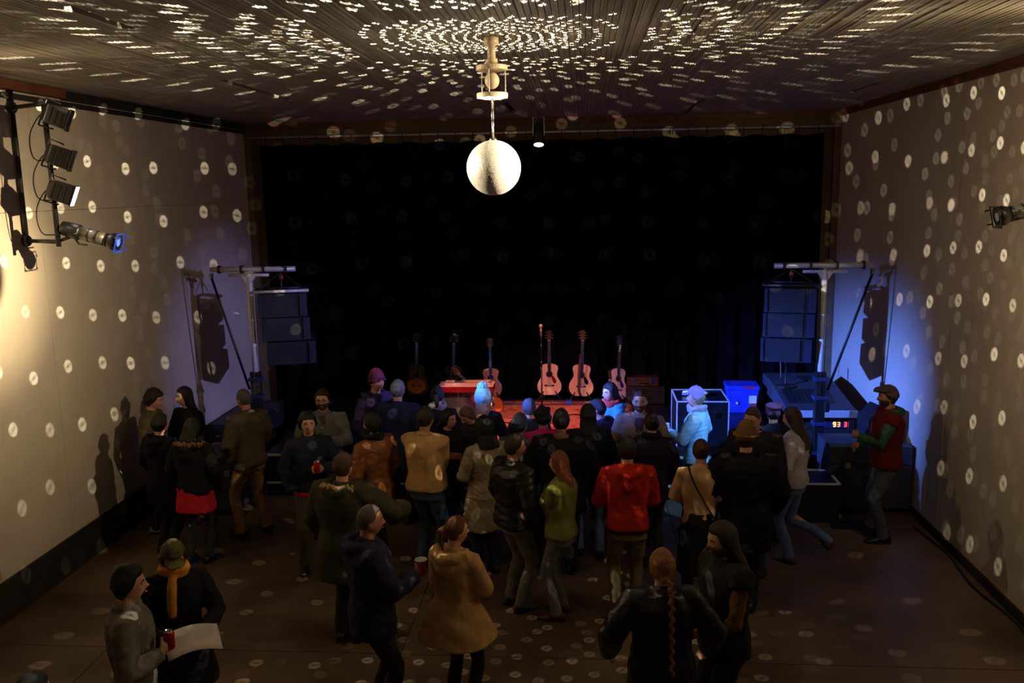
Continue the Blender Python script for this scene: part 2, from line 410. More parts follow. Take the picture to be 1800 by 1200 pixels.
# ------------------------------------------------------------------ mirror ball
def mirror_ball():
    M_tile = mat('mirror_tile', (.92, .92, .92), .33, .64, var=.12, vs=30)
    M_core = mat('grey_grout', lin(40, 38, 34), .9)
    B = empty('mirror_ball', BALL, label='large mirror ball of small square tiles hanging from the ceiling', cat='mirror ball')
    MB().ell((0, 0, 0), (BR-.004,)*3, 48, 28).build('core', M_core, B, True)
    me = None; tiles = []
    rows = int(math.pi/2/DEL)
    r = np.random.RandomState(9)
    for i in range(-rows, rows+1):
        ph = i*DEL; N = max(1, int(round(2*math.pi*math.cos(ph)/DEL))); off = r.rand()
        for c in range(N):
            lam = (c+off)/N*2*math.pi
            tiles.append((ph+r.normal()*.035, lam+r.normal()*.035, ph, lam))
    s = BR*DEL*.445
    tm = MB().add([(-s, -s, -.003), (s, -s, -.003), (s, s, -.003), (-s, s, -.003), (-s, -s, .0), (s, -s, .0), (s, s, .0), (-s, s, .0)],
                  [(3, 2, 1, 0), (4, 5, 6, 7), (0, 1, 5, 4), (1, 2, 6, 5), (2, 3, 7, 6), (3, 0, 4, 7)])
    me = tm.mesh('tile'); me.materials.append(M_tile)
    tocam = (CAM-BALL)/np.linalg.norm(CAM-BALL)
    def dirn(a, b): return np.array((math.cos(a)*math.cos(b), math.cos(a)*math.sin(b), math.sin(a)))
    tiles.sort(key=lambda q: -(dirn(q[2], q[3])@tocam))
    rest = MB(); base = np.array(tm.v)
    for k, (a, b, ph, lam) in enumerate(tiles):
        n = dirn(a, b); e = np.array((-math.sin(b), math.cos(b), 0)); u = np.cross(n, e)
        R = np.array([e, u, n]).T; c = dirn(ph, lam)*BR
        if k < 300:
            o = shared('tile', me, B, c); o.rotation_euler = Matrix(R.tolist()).to_euler()
        else: rest.add(base@R.T+c, tm.f)
    o = rest.build('tiles', M_tile, B); o['kind'] = 'stuff'
    MB().lathe([(.03, BR-.012), (.03, BR+.012), (.012, BR+.02), (.012, BR+.05)], 16).build('collar', M_steel, B, True)
    # motor cradle on the ceiling
    top = ZC-BALL[2]
    Mt = empty('ball_motor', (BALL[0], BALL[1], ZC), label='pale ceiling cradle with round motor above the mirror ball', cat='motor')
    M_pale = mat('cream_paint', lin(206, 190, 158), .45, var=.1)
    MB().lathe([(.055, 0), (.055, -.05), (.03, -.06), (.03, -.15), (.045, -.16), (.045, -.18)], 20).build('stem', M_pale, Mt, True)
    for z in (-.20, -.40): MB().lathe([(.118, z), (.118, z-.035), (.10, z-.04)], 32).build('disc', M_pale, Mt, False, .004)
    for a in (.4, 2.5, 4.6): MB().tube([(.105*math.cos(a), .105*math.sin(a), -.2), (.105*math.cos(a), .105*math.sin(a), -.41)], .004, 6).build('rod', M_alu, Mt)
    MB().ell((0, 0, -.31), (.055, .055, .062), 20, 12).build('motor_housing', M_pale, Mt, True)
    MB().tube([(0, 0, -.43), (0, 0, -(top-BR-.045))], .010, 10).build('shaft', M_steel, Mt, True)
mirror_ball()

# black can lamp hanging near the stage edge
def can_lamp():
    p = LENS_CAN
    c = empty('can_lamp', (p[0], p[1], ZC), label='black cylindrical can lamp glowing downward above the stage', cat='lamp')
    z = p[2]-ZC; Rc = rotx(-.34)
    MB().lathe([(.066, .0), (.072, .0), (.072, .22), (.055, .30), (.03, .32)], 20, (0, 0, z), Rc).build('housing', M_black, c, True)
    MB().lathe([(.064, -.006), (.064, .004)], 20, (0, 0, z), Rc).build('lens', mat('glowing_lens', (1, .66, .40), .4, emit=14), c)
    MB().tube([(0, .09, z+.30), (0, .09, 0)], .012, 8).build('stem', M_black, c)
    MB().tube([(-.075, 0, z+.12), (-.075, 0, z+.36), (.075, 0, z+.36), (.075, 0, z+.12)], .008, 6).build('yoke', M_alu, c)
can_lamp()

# ------------------------------------------------------------------ lamp trees on the side walls
M_lampbody = mat('lamp_body_black', lin(24, 24, 24), .4, var=.15)
M_bluegel = mat('blue_gel', (.05, .12, .9), .3, var=.05, emit=.5)
def fresnel(label, p, aim_d, lit=False):
    """boxy flood lamp, lens end along aim_d"""
    R = zto(aim_d)
    o = empty('flood_lamp', p, label=label, cat='lamp', group='lamps on the left wall pole')
    def T(m, n, ma, sm=False, bv=.0):
        m.v = [tuple(np.array(q)@R.T) for q in m.v]; return m.build(n, ma, o, sm, bv)
    s = .095
    T(MB().loft([[(x*k, y*k, z) for x, y in ((-s, -s), (s, -s), (s, s), (-s, s))] for k, z in ((.55, -.13), (.95, -.09), (1, .10))]), 'housing', M_lampbody, bv=.008)
    T(MB().box((0, 0, .105), (.21, .21, .012)), 'front_frame', M_lampbody, bv=.003)
    T(MB().lathe([(.078, .112), (.06, .118), (.001, .122)], 24), 'lens', mat('hot_lens', (1, .93, .84), .3, emit=18) if lit else mat('dark_lens', lin(30, 32, 36), .12), True)
    if lit:
        T(MB().box((0, 0, .112), (.19, .19, .003)), 'gel', mat('hot_gel', (1, .90, .85), .3, emit=6))
    for i in range(3):
        T(MB().box((-s-.004, 0, -.05+.05*i), (.006, .14, .012)), 'fin', M_lampbody)
    T(MB().tube([(0, -.12, .0), (0, -.125, -.02), (-.0, -.13, -.13)], .009, 6), 'yoke', M_black)
    T(MB().tube([(0, .12, .0), (0, .125, -.02), (0, .13, -.13), (0, -.13, -.13)], .009, 6), 'yoke', M_black)
    return o
def profile_lamp(label, p, aim_d, gel, group):
    R = zto(aim_d); o = empty('profile_lamp', p, label=label, cat='lamp', group=group)
    def T(m, n, ma, sm=False, bv=.0):
        m.v = [tuple(np.array(q)@R.T) for q in m.v]; return m.build(n, ma, o, sm, bv)
    M_sil = mat('worn_lamp_metal', lin(120, 116, 108), .35, .6, var=.25, vs=20)
    T(MB().lathe([(.03, -.30), (.068, -.28), (.076, -.20), (.076, -.12), (.068, -.10)], 20), 'lamp_house', M_lampbody, True)
    T(MB().lathe([(.064, -.11), (.064, .16)], 20), 'barrel', M_sil, True)
    for z in (-.02, .06, .15): T(MB().lathe([(.067, z), (.067, z+.015)], 20), 'ring', M_lampbody)
    T(MB().lathe([(.06, .16), (.085, .22), (.085, .27)], 20), 'lens_hood', M_lampbody, True)
    T(MB().lathe([(.07, .262), (.03, .272), (.001, .275)], 20), 'lens', gel, True)
    fm = MB()
    for q_ in (-1, 1): fm.box((q_*.088, 0, .278), (.008, .184, .008)).box((0, q_*.088, .278), (.184, .008, .008)).box((q_*.088, .06, .30), (.006, .012, .05)).box((q_*.088, -.06, .30), (.006, .012, .05))
    T(fm, 'gel_frame', M_lampbody if gel is not M_bluegel else mat('painted_gel_light', (.03, .10, .9), .4))  # gel light leaking onto the frame edges is put into their colour as blue
    if gel is M_bluegel: T(MB().tube([(.068, .0, -.14), (.072, .0, .20)], .006, 6).tube([(.07, 0, .0), (.16, 0, .0)], .007, 6), 'painted_blue_rim', mat('painted_gel_light', (.03, .10, .9), .4))  # blue highlight along the barrel, put in as coloured rods
    T(MB().tube([(0, -.10, -.02), (0, -.11, -.10), (0, -.02, -.2)], .009, 6), 'yoke', M_black)
    T(MB().tube([(.07, 0, -.16), (.07, .01, .1)], .006, 6), 'shutter_rod', M_sil)
    T(MB().tube([(-.07, 0, -.10), (-.13, 0, -.10)], .006, 6), 'shutter_handle', M_sil)
    return o
def lamp_tree():
    yq = 8.15
    tw = atx(26, 190, XL+.03); bw = atx(56, 422, XL+.03)
    t = empty('lamp_pole', (XL, yq, 0), label='black pipe bracket on the left wall carrying four stage lamps', cat='pole')
    O = np.array((XL, yq, 0))
    a = np.array((XL+.035, tw[1]-.05, tw[2])); b = np.array((XL+.035, tw[1]-.05, bw[2]))
    MB().tube([a-O+(0, 0, .22), b-O-(0, 0, .05)], .022, 10).build('wall_pipe', M_black, t, True)
    pt, pb = aty(76, 190, yq), aty(104, 424, yq)
    px = (pt[0]+pb[0])/2
    T1, B1 = np.array((px, yq, pt[2]+.02)), np.array((px, yq, pb[2]-.05))
    MB().tube([T1-O, B1-O], .024, 10).build('hanging_pipe', M_black, t, True)
    MB().tube([a-O, np.array((px, yq, a[2]))-O], .02, 10).build('arm', M_black, t, True)
    MB().tube([b-O, np.array((px, yq, b[2]))-O], .02, 10).build('arm', M_black, t, True)
    for q in (a, b): MB().ell(q-O, (.05, .05, .06), 12, 8).build('clamp', M_black, t, True)
    labs = ('top unlit black flood lamp on the left wall pole', 'second unlit black flood lamp on the left wall pole', 'lit flood lamp with white-hot lens on the left wall pole')
    for k, (x, y) in enumerate(((101, 205), (106, 276), (110, 338))):
        p = aty(x, y, yq); d = np.array((.86, .35, -.36))
        MB().tube([np.array((px, yq, p[2]+.08))-O, p-O+(0, -.0, .0)-d*.1], .016, 8).build('lamp_clamp', M_black, t, True)
        fresnel(labs[k], p, d, k == 2)
        # looped cable
        q = p-d*.12-O; e = np.array((px-.03, yq, p[2]-.40))-O
        MB().tube(flow([q, q+(-.08, .0, -.06), (q+e)/2+(-.17, 0, -.0), e+(-.14, 0, 0), e]), .006, 6).build('cable', M_rubber, t, True)
    p = aty(160, 414, yq+.06)
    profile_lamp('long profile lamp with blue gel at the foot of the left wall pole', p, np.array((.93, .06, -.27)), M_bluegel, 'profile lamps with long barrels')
    MB().tube([B1-O+(0, 0, .05), p-O+(-.12, 0, .02)], .016, 8).build('lamp_clamp', M_black, t, True)
lamp_tree()

profile_lamp('profile lamp reaching in from the right wall, half cut by the frame', aty(1812, 368, 7.75), np.array((-.88, .05, -.20)), mat('dim_lens', lin(120, 120, 130), .2), 'profile lamps with long barrels')

# ------------------------------------------------------------------ rug and stage gear
M_case = mat('black_road_case', lin(34, 35, 40), .5, var=.15, bump=.1)
M_caseblue = mat('dark_grey_case', lin(58, 60, 68), .5, var=.12)
M_grille = mat('speaker_grille', lin(19, 20, 26), .55, var=.2, bump=.5, bs=260)
M_cab = mat('speaker_cabinet_paint', lin(26, 27, 34), .5, var=.12, bump=.15, bs=120)

def rug():
    x0, x1 = -2.2, .75; y0, y1 = 11.35, 14.0
    m = bpy.data.materials.new('woven_rug'); m.use_nodes = True; t = NT(m.node_tree); b = m.node_tree.nodes['Principled BSDF']
    tc = t.node('ShaderNodeTexCoord'); X, Y, Z = t.sep(tc.outputs['Object'])
    vo = t.node('ShaderNodeTexVoronoi'); vo.inputs['Scale'].default_value = 7; t.put(vo.inputs['Vector'], tc.outputs['Object'])
    nz = t.node('ShaderNodeTexNoise'); nz.inputs['Scale'].default_value = 14; t.put(nz.inputs['Vector'], tc.outputs['Object'])
    f = t.smooth(t.m('ADD', vo.outputs['Distance'], t.m('MULTIPLY', nz.outputs['Fac'], .4)), .35, .75)
    edge = t.m('MINIMUM', t.m('SUBTRACT', (x1-x0)/2, t.m('ABSOLUTE', X)), t.m('SUBTRACT', (y1-y0)/2, t.m('ABSOLUTE', Y)))
    bord = t.m('MULTIPLY', t.smooth(edge, .12, .14), t.smooth(edge, .30, .32, 1.0, 0.0))
    mx = t.node('ShaderNodeMix', data_type='RGBA'); t.put(mx.inputs['Factor'], f)
    mx.inputs['A'].default_value = (*lin(176, 52, 40), 1); mx.inputs['B'].default_value = (*lin(206, 108, 74), 1)
    m2 = t.node('ShaderNodeMix', data_type='RGBA'); t.put(m2.inputs['Factor'], t.m('MULTIPLY', bord, .75))
    t.put(m2.inputs['A'], mx.outputs['Result']); m2.inputs['B'].default_value = (*lin(40, 40, 84), 1)
    t.put(b.inputs['Base Color'], m2.outputs['Result']); b.inputs['Roughness'].default_value = .95
    r = empty('rug', ((x0+x1)/2, (y0+y1)/2, DZ+.004), label='red and orange patterned rug spread on the stage', cat='rug')
    nx, ny = 30, 26; V = []; Fq = []
    for j in range(ny):
        for i in range(nx):
            x = (i/(nx-1)-.5)*(x1-x0); y = (j/(ny-1)-.5)*(y1-y0)
            V.append((x, y, .004+.004*math.sin(x*5+1)*math.sin(y*4)))
    for j in range(ny-1):
        for i in range(nx-1): Fq.append((j*nx+i, j*nx+i+1, (j+1)*nx+i+1, (j+1)*nx+i))
    o = MB().add(V, Fq).build('pile', m, r, True); o.modifiers.new('t', 'SOLIDIFY').thickness = .006
    for s in (-1, 1):
        fr = MB()
        for i in range(90):
            x = (i/89-.5)*(x1-x0-.04); fr.box((x, s*((y1-y0)/2+.03), .003), (.008, .06, .004))
        o = fr.build('fringe', mat('cream_fringe', lin(190, 160, 130), .9), r); o['kind'] = 'stuff'
rug()

def guitar(label, foot, lean=0.0, yaw=0.0, tilt=-.16, scale=1.0, top=(200, 140, 96), side=(90, 46, 26), guard=None, neck=(60, 40, 34), strap=False, gloss=.25, stand=True, headcol=(40, 26, 20), burst=None):
    """foot = lowest point of the body; lean = sideways tip, tilt = back lean"""
    g = empty('acoustic_guitar', foot, label=label, cat='guitar', group='acoustic guitars standing along the back of the stage')
    g.rotation_euler = Matrix((rotz(yaw)@rotx(tilt)@roty(lean)).tolist()).to_euler(); g.scale = (scale,)*3
    Mt = mat('guitar_top', lin(*top), gloss, var=.08, vs=3, stretch=(30, 30, 1), coat=.3); Ms = mat('guitar_side', lin(*side), .3, var=.15, vs=4, coat=.3)
    Mn = mat('guitar_neck', lin(*neck), .4); Mb = mat('ebony', lin(22, 18, 17), .4)
    half = [(0, 0), (.08, .003), (.14, .025), (.182, .075), (.195, .135), (.187, .19), (.160, .24), (.133, .285), (.122, .32), (.126, .36), (.138, .40), (.143, .435), (.132, .468), (.10, .49), (.05, .5), (.028, .5)]
    out = half[1:]+[(-x, z) for x, z in reversed(half[1:])]
    MB().prism(out, -.045, .05).build('body', Ms, g, bevel=.004)
    inn = [(x*.975, .003+z*.988) for x, z in out]
    MB().prism(inn, -.050, -.044).build('soundboard', Mt, g)
    if burst:
        MB().prism([(.15*math.cos(k), .15+.125*math.sin(k)) for k in np.linspace(0, 2*math.pi, 28, endpoint=False)], -.0515, -.049).build('burst', mat('burst_amber', lin(*burst), .25, coat=.3), g)
    R = rotx(math.pi/2)
    MB().lathe([(.056, .0505), (.056, .0525)], 24, (0, 0, .335), R).build('rosette', mat('rosette', lin(150, 90, 60), .4), g)
    MB().lathe([(.048, .051), (.048, .0535)], 24, (0, 0, .335), R).build('soundhole', mat('soundhole_dark', lin(8, 6, 6), .9), g)
    MB().box((0, -.056, .155), (.15, .012, .026)).build('bridge', Mb, g, bevel=.003)
    MB().box((0, -.063, .158), (.075, .004, .005)).build('saddle', M_white, g)
    if guard:
        po = [(.03, .30), (.06, .31), (.075, .285), (.10, .255), (.112, .215), (.095, .185), (.065, .195), (.045, .235)]
        MB().prism(po, -.0535, -.050).build('pickguard', mat('pickguard', lin(*guard), .2), g)
    nk = MB(); nk.loft([[(-.028, -.052, .42), (.028, -.052, .42), (.022, -.02, .46), (-.022, -.02, .46)], [(-.028, -.052, .5), (.028, -.052, .5), (.02, -.022, .5), (-.02, -.022, .5)], [(-.0215, -.052, .865), (.0215, -.052, .865), (.014, -.03, .865), (-.014, -.03, .865)]])
    n_ = nk.build('neck', Mn, g)
    MB().box((0, -.055, .62), (.046, .007, .49)).build('fretboard', Mb, g)
    for i in range(14):
        z = .865-.645*(1-2**(-(i+1)/12.)); MB().box((0, -.0595, z), (.046, .003, .003)).build('fret', M_steel, n_)
    MB().box((0, -.058, .866), (.044, .010, .006)).build('nut', M_white, g)
    h = MB(); h.prism([(-.024, .866), (.024, .866), (.036, .90), (.034, 1.03), (-.034, 1.03), (-.036, .90)], -.05, -.034); hd = h.build('headstock', mat('headstock', lin(*headcol), .3), g, bevel=.002)
    for i in range(3):
        for s in (-1, 1):
            MB().tube([(s*.034, -.042, .91+.042*i), (s*.05, -.042, .91+.042*i)], .003, 6).ell((s*.056, -.042, .91+.042*i), (.010, .005, .008), 8, 6).build('tuner', M_steel, hd, True)
    st_ = MB()
    for i in range(6):
        st_.tube([((i-2.5)*.0095, -.0645, .158), ((i-2.5)*.0068, -.0625, .866)], .0009, 4)
    st_.build('strings', M_steel, g)
    if strap:
        MB().tube([(0, -.06, .0), (-.03, -.075, .08), (-.035, -.078, .3), (-.03, -.075, .52), (-.02, -.06, .66)], .019, 8, up=(0, 1, 0), flat=.12).build('strap', mat('leather_strap', lin(70, 32, 40), .7), g, True)
    if stand:
        s = empty('guitar_stand', (foot[0], foot[1], DZ), yaw, label='black folding stand under '+label, cat='stand', group='guitar stands on the stage')
        z = foot[2]-DZ
        for dx, dy in ((-.2, -.14), (.2, -.14), (0, .26)): MB().tube([(0, .06, z+.20), (dx, dy, .008)], .010, 8).build('leg', M_black, s, True)
        MB().tube([(0, .07, z+.15), (0, .10, z+.35)], .011, 8).build('spine', M_black, s, True)
        for sg in (-1, 1): MB().tube([(sg*.02, .06, z+.12), (sg*.09, .03, z-.012), (sg*.09, -.07, z-.014), (sg*.09, -.085, z+.02)], .009, 8).build('cradle_arm', M_black, s, True)
    return g
def gpos(px, py, z=DZ+.085): p = atz(px, py, z); return np.array((p[0], p[1]-.0, z))
guitar('sunburst acoustic guitar in shadow, first from the beanie man', gpos(733, 694), 0.02, .1, top=(70, 34, 16), side=(40, 20, 12), burst=(190, 104, 36), gloss=.3, headcol=(20, 16, 14))
guitar('dark guitar mostly hidden behind the pedal steel', gpos(797, 696), 0.03, .05, top=(30, 20, 22), side=(24, 16, 16), headcol=(16, 14, 16), neck=(60, 44, 60))
guitar('small pinkish natural guitar just behind the pedal steel', gpos(864, 697), -.02, .0, scale=.93, top=(206, 128, 96), headcol=(84, 40, 30))
guitar('natural guitar with dark red pickguard beside the microphone stand', gpos(966, 694), .0, .02, top=(222, 166, 128), guard=(120, 20, 16), scale=1.03, headcol=(90, 50, 30), neck=(130, 84, 60))
guitar('natural guitar with black pickguard and a hanging strap', gpos(1021, 696), .035, .0, top=(218, 160, 122), guard=(20, 18, 24), strap=True, scale=1.04, headcol=(96, 56, 40))
guitar('tilted natural guitar turned sideways, farthest from the pedal steel', gpos(1082, 702), .17, .62, top=(226, 180, 150), guard=(24, 20, 24), side=(46, 24, 22), scale=1.0, headcol=(40, 36, 44))
g7 = aty(876, 731, 12.75); g7[2] = DZ+.10
guitar('orange guitar leaning diagonally against the pedal steel', g7, -.80, -.10, -.25, scale=.98, top=(228, 112, 44), side=(120, 44, 18), stand=False, headcol=(120, 40, 24), neck=(110, 50, 36))

def pedal_steel():
    a, b = aty(772, 676, 12.3), aty(868, 677, 12.3)
    wd = b[0]-a[0]; cx = (a[0]+b[0])/2; z = (a[2]+b[2])/2
    o = empty('pedal_steel', (cx, 12.35, DZ), label='red fronted pedal steel guitar on thin chrome legs', cat='instrument')
    z -= DZ
    MB().box((0, 0, z-.047), (wd, .30, .085)).build('body', mat('red_lacquer', lin(150, 28, 30), .2, coat=.4), o, bevel=.006)
    MB().box((0, 0, z+.002), (wd, .32, .014)).build('top_plate', mat('pale_laminate', lin(226, 190, 180), .3), o, bevel=.003)
    for y in (-.07, .08):
        nk = MB().box((.02, y, z+.025), (wd-.12, .085, .03)).build('neck', mat('pale_neck', lin(214, 170, 160), .35), o, bevel=.004)
        for i in range(18): MB().box((-wd/2+.14+i*.028, y, z+.042), (.003, .08, .003)).build('fret_line', M_black, nk)
        for i in range(8): MB().ell((wd/2-.04-.02*(i % 2), y-.05+.013*i, z+.05), (.007, .007, .012), 6, 5).build('tuner', M_steel, nk)
    MB().box((-.12, 0, z+.06), (.09, .2, .03)).build('hand_rest', M_steel, o, bevel=.008)
    for sx_ in (-1, 1):
        for sy in (-1, 1):
            MB().tube([(sx_*(wd/2-.04), sy*.11, z-.1), (sx_*(wd/2+.0), sy*.16, .02)], .011, 8).build('leg', M_steel, o, True)
    MB().box((0, -.12, .10), (wd-.10, .05, .03)).build('pedal_bar', M_steel, o)
    for i in range(3): MB().box((-.15+.1*i, -.17, .07), (.03, .12, .012)).build('pedal', M_steel, o)
    for i in range(4): MB().tube([(-.15+.1*i, -.1, .11), (-.12+.08*i, -.02, z-.1)], .003, 5).build('pull_rod', M_steel, o)
    # grey combo amplifier behind
    p = aty(808, 738, 12.95)
    am = empty('combo_amplifier', (p[0], 13.0, DZ), .05, label='silver grey combo amplifier under the pedal steel', cat='amplifier')
    MB().box((0, 0, .22), (.52, .24, .44)).build('cabinet', mat('grey_tolex', lin(96, 98, 110), .7, bump=.3, bs=200), am, bevel=.01)
    MB().box((0, -.125, .18), (.47, .012, .31)).build('grille_cloth', mat('silver_cloth', lin(190, 190, 200), .7, bump=.4, bs=240), am)
    MB().box((0, -.124, .385), (.47, .014, .055)).build('control_panel', M_steel, am)
    for i in range(6): MB().lathe([(.010, 0), (.009, .015)], 10, (-.18+.07*i, -.13, .385), rotx(math.pi/2)).build('knob', M_black, am)
    MB().tube([(-.06, 0, .44), (-.05, 0, .465), (.05, 0, .465), (.06, 0, .44)], .008, 6).build('handle', M_black, am)
pedal_steel()

def mic_stand(label, px, ptop, Y, hot=True):
    t = aty(px[0], ptop, Y)
    o = empty('microphone_stand', (t[0], Y, DZ), label=label, cat='microphone stand')
    h = t[2]-DZ
    MB().lathe([(.13, .005), (.13, .02), (.03, .035), (.014, .05)], 24).build('base', M_black, o, True)
    MB().tube([(0, 0, .03), (0, 0, h*.55)], .012, 8).build('lower_tube', M_black, o, True)
    MB().tube([(0, 0, h*.55), (0, 0, h-.18)], .009, 8).build('upper_tube', mat('blue_black_tube', lin(40, 44, 60), .25, .6), o, True)
    MB().lathe([(.016, h*.53), (.018, h*.57), (.012, h*.60)], 12).build('clutch', M_black, o, True)
    mc = MB().tube([(0, 0, h-.20), (0, -.02, h-.05)], [.012, .019], 10).build('microphone', mat('brass_microphone', lin(190, 150, 110), .3, .6), o, True)
    MB().ell((0, -.024, h-.03), (.03, .03, .033), 12, 8).build('mesh_head', mat('microphone_mesh', lin(224, 190, 160), .35, .7, bump=.4, bs=300), mc, True)
    return o
mic_stand('thin black microphone stand with bright round head, centre stage', (951, 720), 569, 13.2)

# loose dark gear right of the guitars
def road_case(label, c, d, m=M_case, rz=0.0, edges=True, cat='case', group=None, name='road_case', wheels=False):
    o = empty(name, c, rz, label=label, cat=cat, group=group)
    W, D_, Hh = d; z0 = .06 if wheels else 0
    MB().box((0, 0, z0+Hh*.35), (W, D_, Hh*.70-.006)).build('body', m, o, bevel=.006)
    MB().box((0, 0, z0+Hh*.85), (W, D_, Hh*.30-.006)).build('lid', m, o, bevel=.006)
    if edges:
        e = .016
        for sx_ in (-1, 1):
            for sy in (-1, 1): MB().box((sx_*(W/2-.002), sy*(D_/2-.002), z0+Hh/2), (e, e, Hh)).build('corner_strip', M_alu, o)
            MB().box((sx_*(W/2-.002), 0, z0+Hh-.004), (e, D_, e)).build('top_strip', M_alu, o)
        for sy in (-1, 1): MB().box((0, sy*(D_/2-.002), z0+Hh-.004), (W, e, e)).build('top_strip', M_alu, o)
    for sx_ in (-.28, .28): 
        l = MB().box((sx_*W, -D_/2-.004, z0+Hh*.70), (.07, .012, .08)).build('latch', M_steel, o, bevel=.002)
    MB().tube([(-.06, -D_/2-.005, z0+Hh*.4), (-.06, -D_/2-.03, z0+Hh*.4), (.06, -D_/2-.03, z0+Hh*.4), (.06, -D_/2-.005, z0+Hh*.4)], .008, 6).build('handle', M_black, o)
    if wheels:
        for sx_ in (-1, 1):
            for sy in (-1, 1): MB().lathe([(.03, -.015), (.03, .015)], 12, (sx_*(W/2-.06), sy*(D_/2-.06), .03), roty(math.pi/2)).build('wheel', M_rubber, o)
    return o
p = atz(1133, 705, DZ)
road_case('low dark case on stage beside the sideways guitar', (p[0], p[1], DZ), (.62, .35, .28), edges=False, cat='case')
am = road_case('dark red case lying on top of the low dark case', (p[0]-.04, p[1], DZ+.281), (.50, .28, .14), mat('maroon_case', lin(70, 30, 34), .6), edges=False)
# big black box with pale edges
p = atz(1232, 786, DZ)
road_case('tall black trunk with pale metal edges behind the lavender cap', (p[0]+.02, p[1]+.38, DZ), (.68, .70, .62), mat('gloss_black_panel', lin(22, 24, 30), .25))
q = np.array((p[0]-.02, p[1]+.36, DZ+.63))
tw = empty('folded_towel', q, .3, label='crumpled white cloth lying on the pale edged trunk', cat='towel')
m = MB()
for i in range(9): m.ell((rnd.uniform(-.11, .11), rnd.uniform(-.08, .08), .022+.01*rnd.random()), (rnd.uniform(.04, .08), rnd.uniform(.03, .06), .022), 10, 6, rotz(rnd.random()*3))
m.build('cloth', mat('white_cloth', lin(220, 222, 228), .9), tw, True)
# blue cooler
p = atz(1304, 724, DZ)
c = empty('cooler_box', (p[0], p[1]+.1, DZ), -.05, label='blue drinks cooler with pale label beside the mixing desk', cat='cooler')
M_cool = mat('blue_plastic', lin(40, 60, 190), .4)
MB().loft([[(sx_*w_, sy*d_, z) for sx_, sy in ((-1, -1), (1, -1), (1, 1), (-1, 1))] for w_, d_, z in ((.21, .16, .0), (.24, .19, .36))]).build('tub', M_cool, c, bevel=.012)
MB().box((0, 0, .395), (.50, .40, .07)).build('lid', M_cool, c, bevel=.012)
MB().box((.10, -.20, .41), (.16, .004, .03)).build('stripe', mat('red_print', lin(200, 40, 40), .5), c)
MB().box((.15, -.183, .22), (.11, .01, .12), rotx(-.08)).build('label_plate', mat('pale_print', lin(210, 215, 235), .5), c)
MB().box((.15, -.178, .135), (.11, .01, .03), rotx(-.08)).build('label_stripe', mat('red_print', lin(200, 40, 40), .5), c)
MB().lathe([(.02, 0), (.016, .02)], 12, (-.08, -.18, .16), rotx(math.pi/2)).build('tap', M_white, c)
MB().tube([(-.25, -.1, .33), (-.28, -.1, .22), (-.28, .1, .22), (-.25, .1, .33)], .010, 6).build('handle', M_black, c)

# mixing desk on a rack at stage right
def console():
    f = aty(1428, 727, 11.95); g = aty(1506, 727, 11.95)
    xr = g[0]; xl = 2.78; y0, y1 = 11.95, 13.7
    z = f[2]
    o = empty('mixing_desk', ((xl+xr)/2, (y0+y1)/2, 0), label='large grey mixing desk case at stage right with sloping top', cat='mixing desk')
    cx, cy = (xl+xr)/2, (y0+y1)/2; D_ = y1-y0; W = xr-xl
    MB().prism([(-D_/2, z-.06), (D_/2, z-.06), (D_/2, z+.20), (D_/2-.55, z+.20), (-D_/2+.15, z+.06), (-D_/2, z+.05)], -W/2, W/2, np.array([(0, 1, 0), (1, 0, 0), (0, 0, 1)])).build('desk_case', M_caseblue, o, bevel=.008)
    MB().box((0, -D_/2-.012, z), (W+.02, .03, .10)).build('front_trim', M_alu, o, bevel=.006)
    for sx_ in (-1, 1):
        for sy in (-1, 1): MB().box((sx_*(W/2-.05), sy*(D_/2-.08), (z-.06+DZ*0)/2), (.07, .07, z-.06)).build('leg', M_black, o)
    for i in range(10):
        ch = MB().box((-W/2+.10+i*.065, -D_/2+.55, z+.118), (.05, .55, .006), rotx(.14)).build('channel_strip', M_case, o)
    MB().box((.15, .45, z+.208), (.34, .30, .015)).build('lid_panel', M_case, o, bevel=.004)
    MB().tube([(-.25, .55, z+.2), (-.28, .5, z+.48), (-.5, .35, z+.66)], .006, 6).build('gooseneck_lamp', M_alu, o, True)
    # amp rack below
    rk = empty('amplifier_rack', ((xr-.36), 12.10, 0), label='black rack with red and yellow number display under the mixing desk', cat='rack')
    Z = z-.075
    MB().box((0, .22, Z/2), (.64, .50, Z)).build('cabinet', M_case, rk, bevel=.008)
    for i in range(5):
        mo = MB().box((0, -.035, Z-.10-i*.14), (.58, .02, .12)).build('module', M_blackrough, rk, bevel=.003)
        if i:
            for k in range(5): MB().box((-.14, -.048, Z-.06-i*.14-k*.02), (.28, .006, .008)).build('vent', M_caseblue, mo)
    dp = MB().box((.12, -.047, Z-.10), (.34, .006, .10)).build('display_panel', mat('display_dark', lin(40, 42, 80), .3), rk)
    # seven segment digits 9 3   3
    SEG = {'9': 'abcdfg', '3': 'abcdg'}
    def digit(ch, x, zc, m):
        w_, h_ = .030, .058; s = MB(); t_ = .010
        pos = dict(a=(0, h_/2, w_, t_), g=(0, 0, w_, t_), d=(0, -h_/2, w_, t_), b=(w_/2, h_/4, t_, h_/2), c=(w_/2, -h_/4, t_, h_/2), f=(-w_/2, h_/4, t_, h_/2), e=(-w_/2, -h_/4, t_, h_/2))
        for q_ in SEG[ch]:
            a, b, c_, d_ = pos[q_]; s.box((x+a, -.052, zc+b), (c_, .004, d_))
        s.build('digit', m, dp)
    zc = Z-.10
    digit('9', .10, zc, mat('yellow_led', (1.0, .60, .08), .4, emit=5)); digit('3', .155, zc, mat('orange_led', (1.0, .16, .03), .4, emit=5)); digit('3', .245, zc, mat('red_led', (1.0, .03, .02), .4, emit=5))
    return z
ZDESK = console()
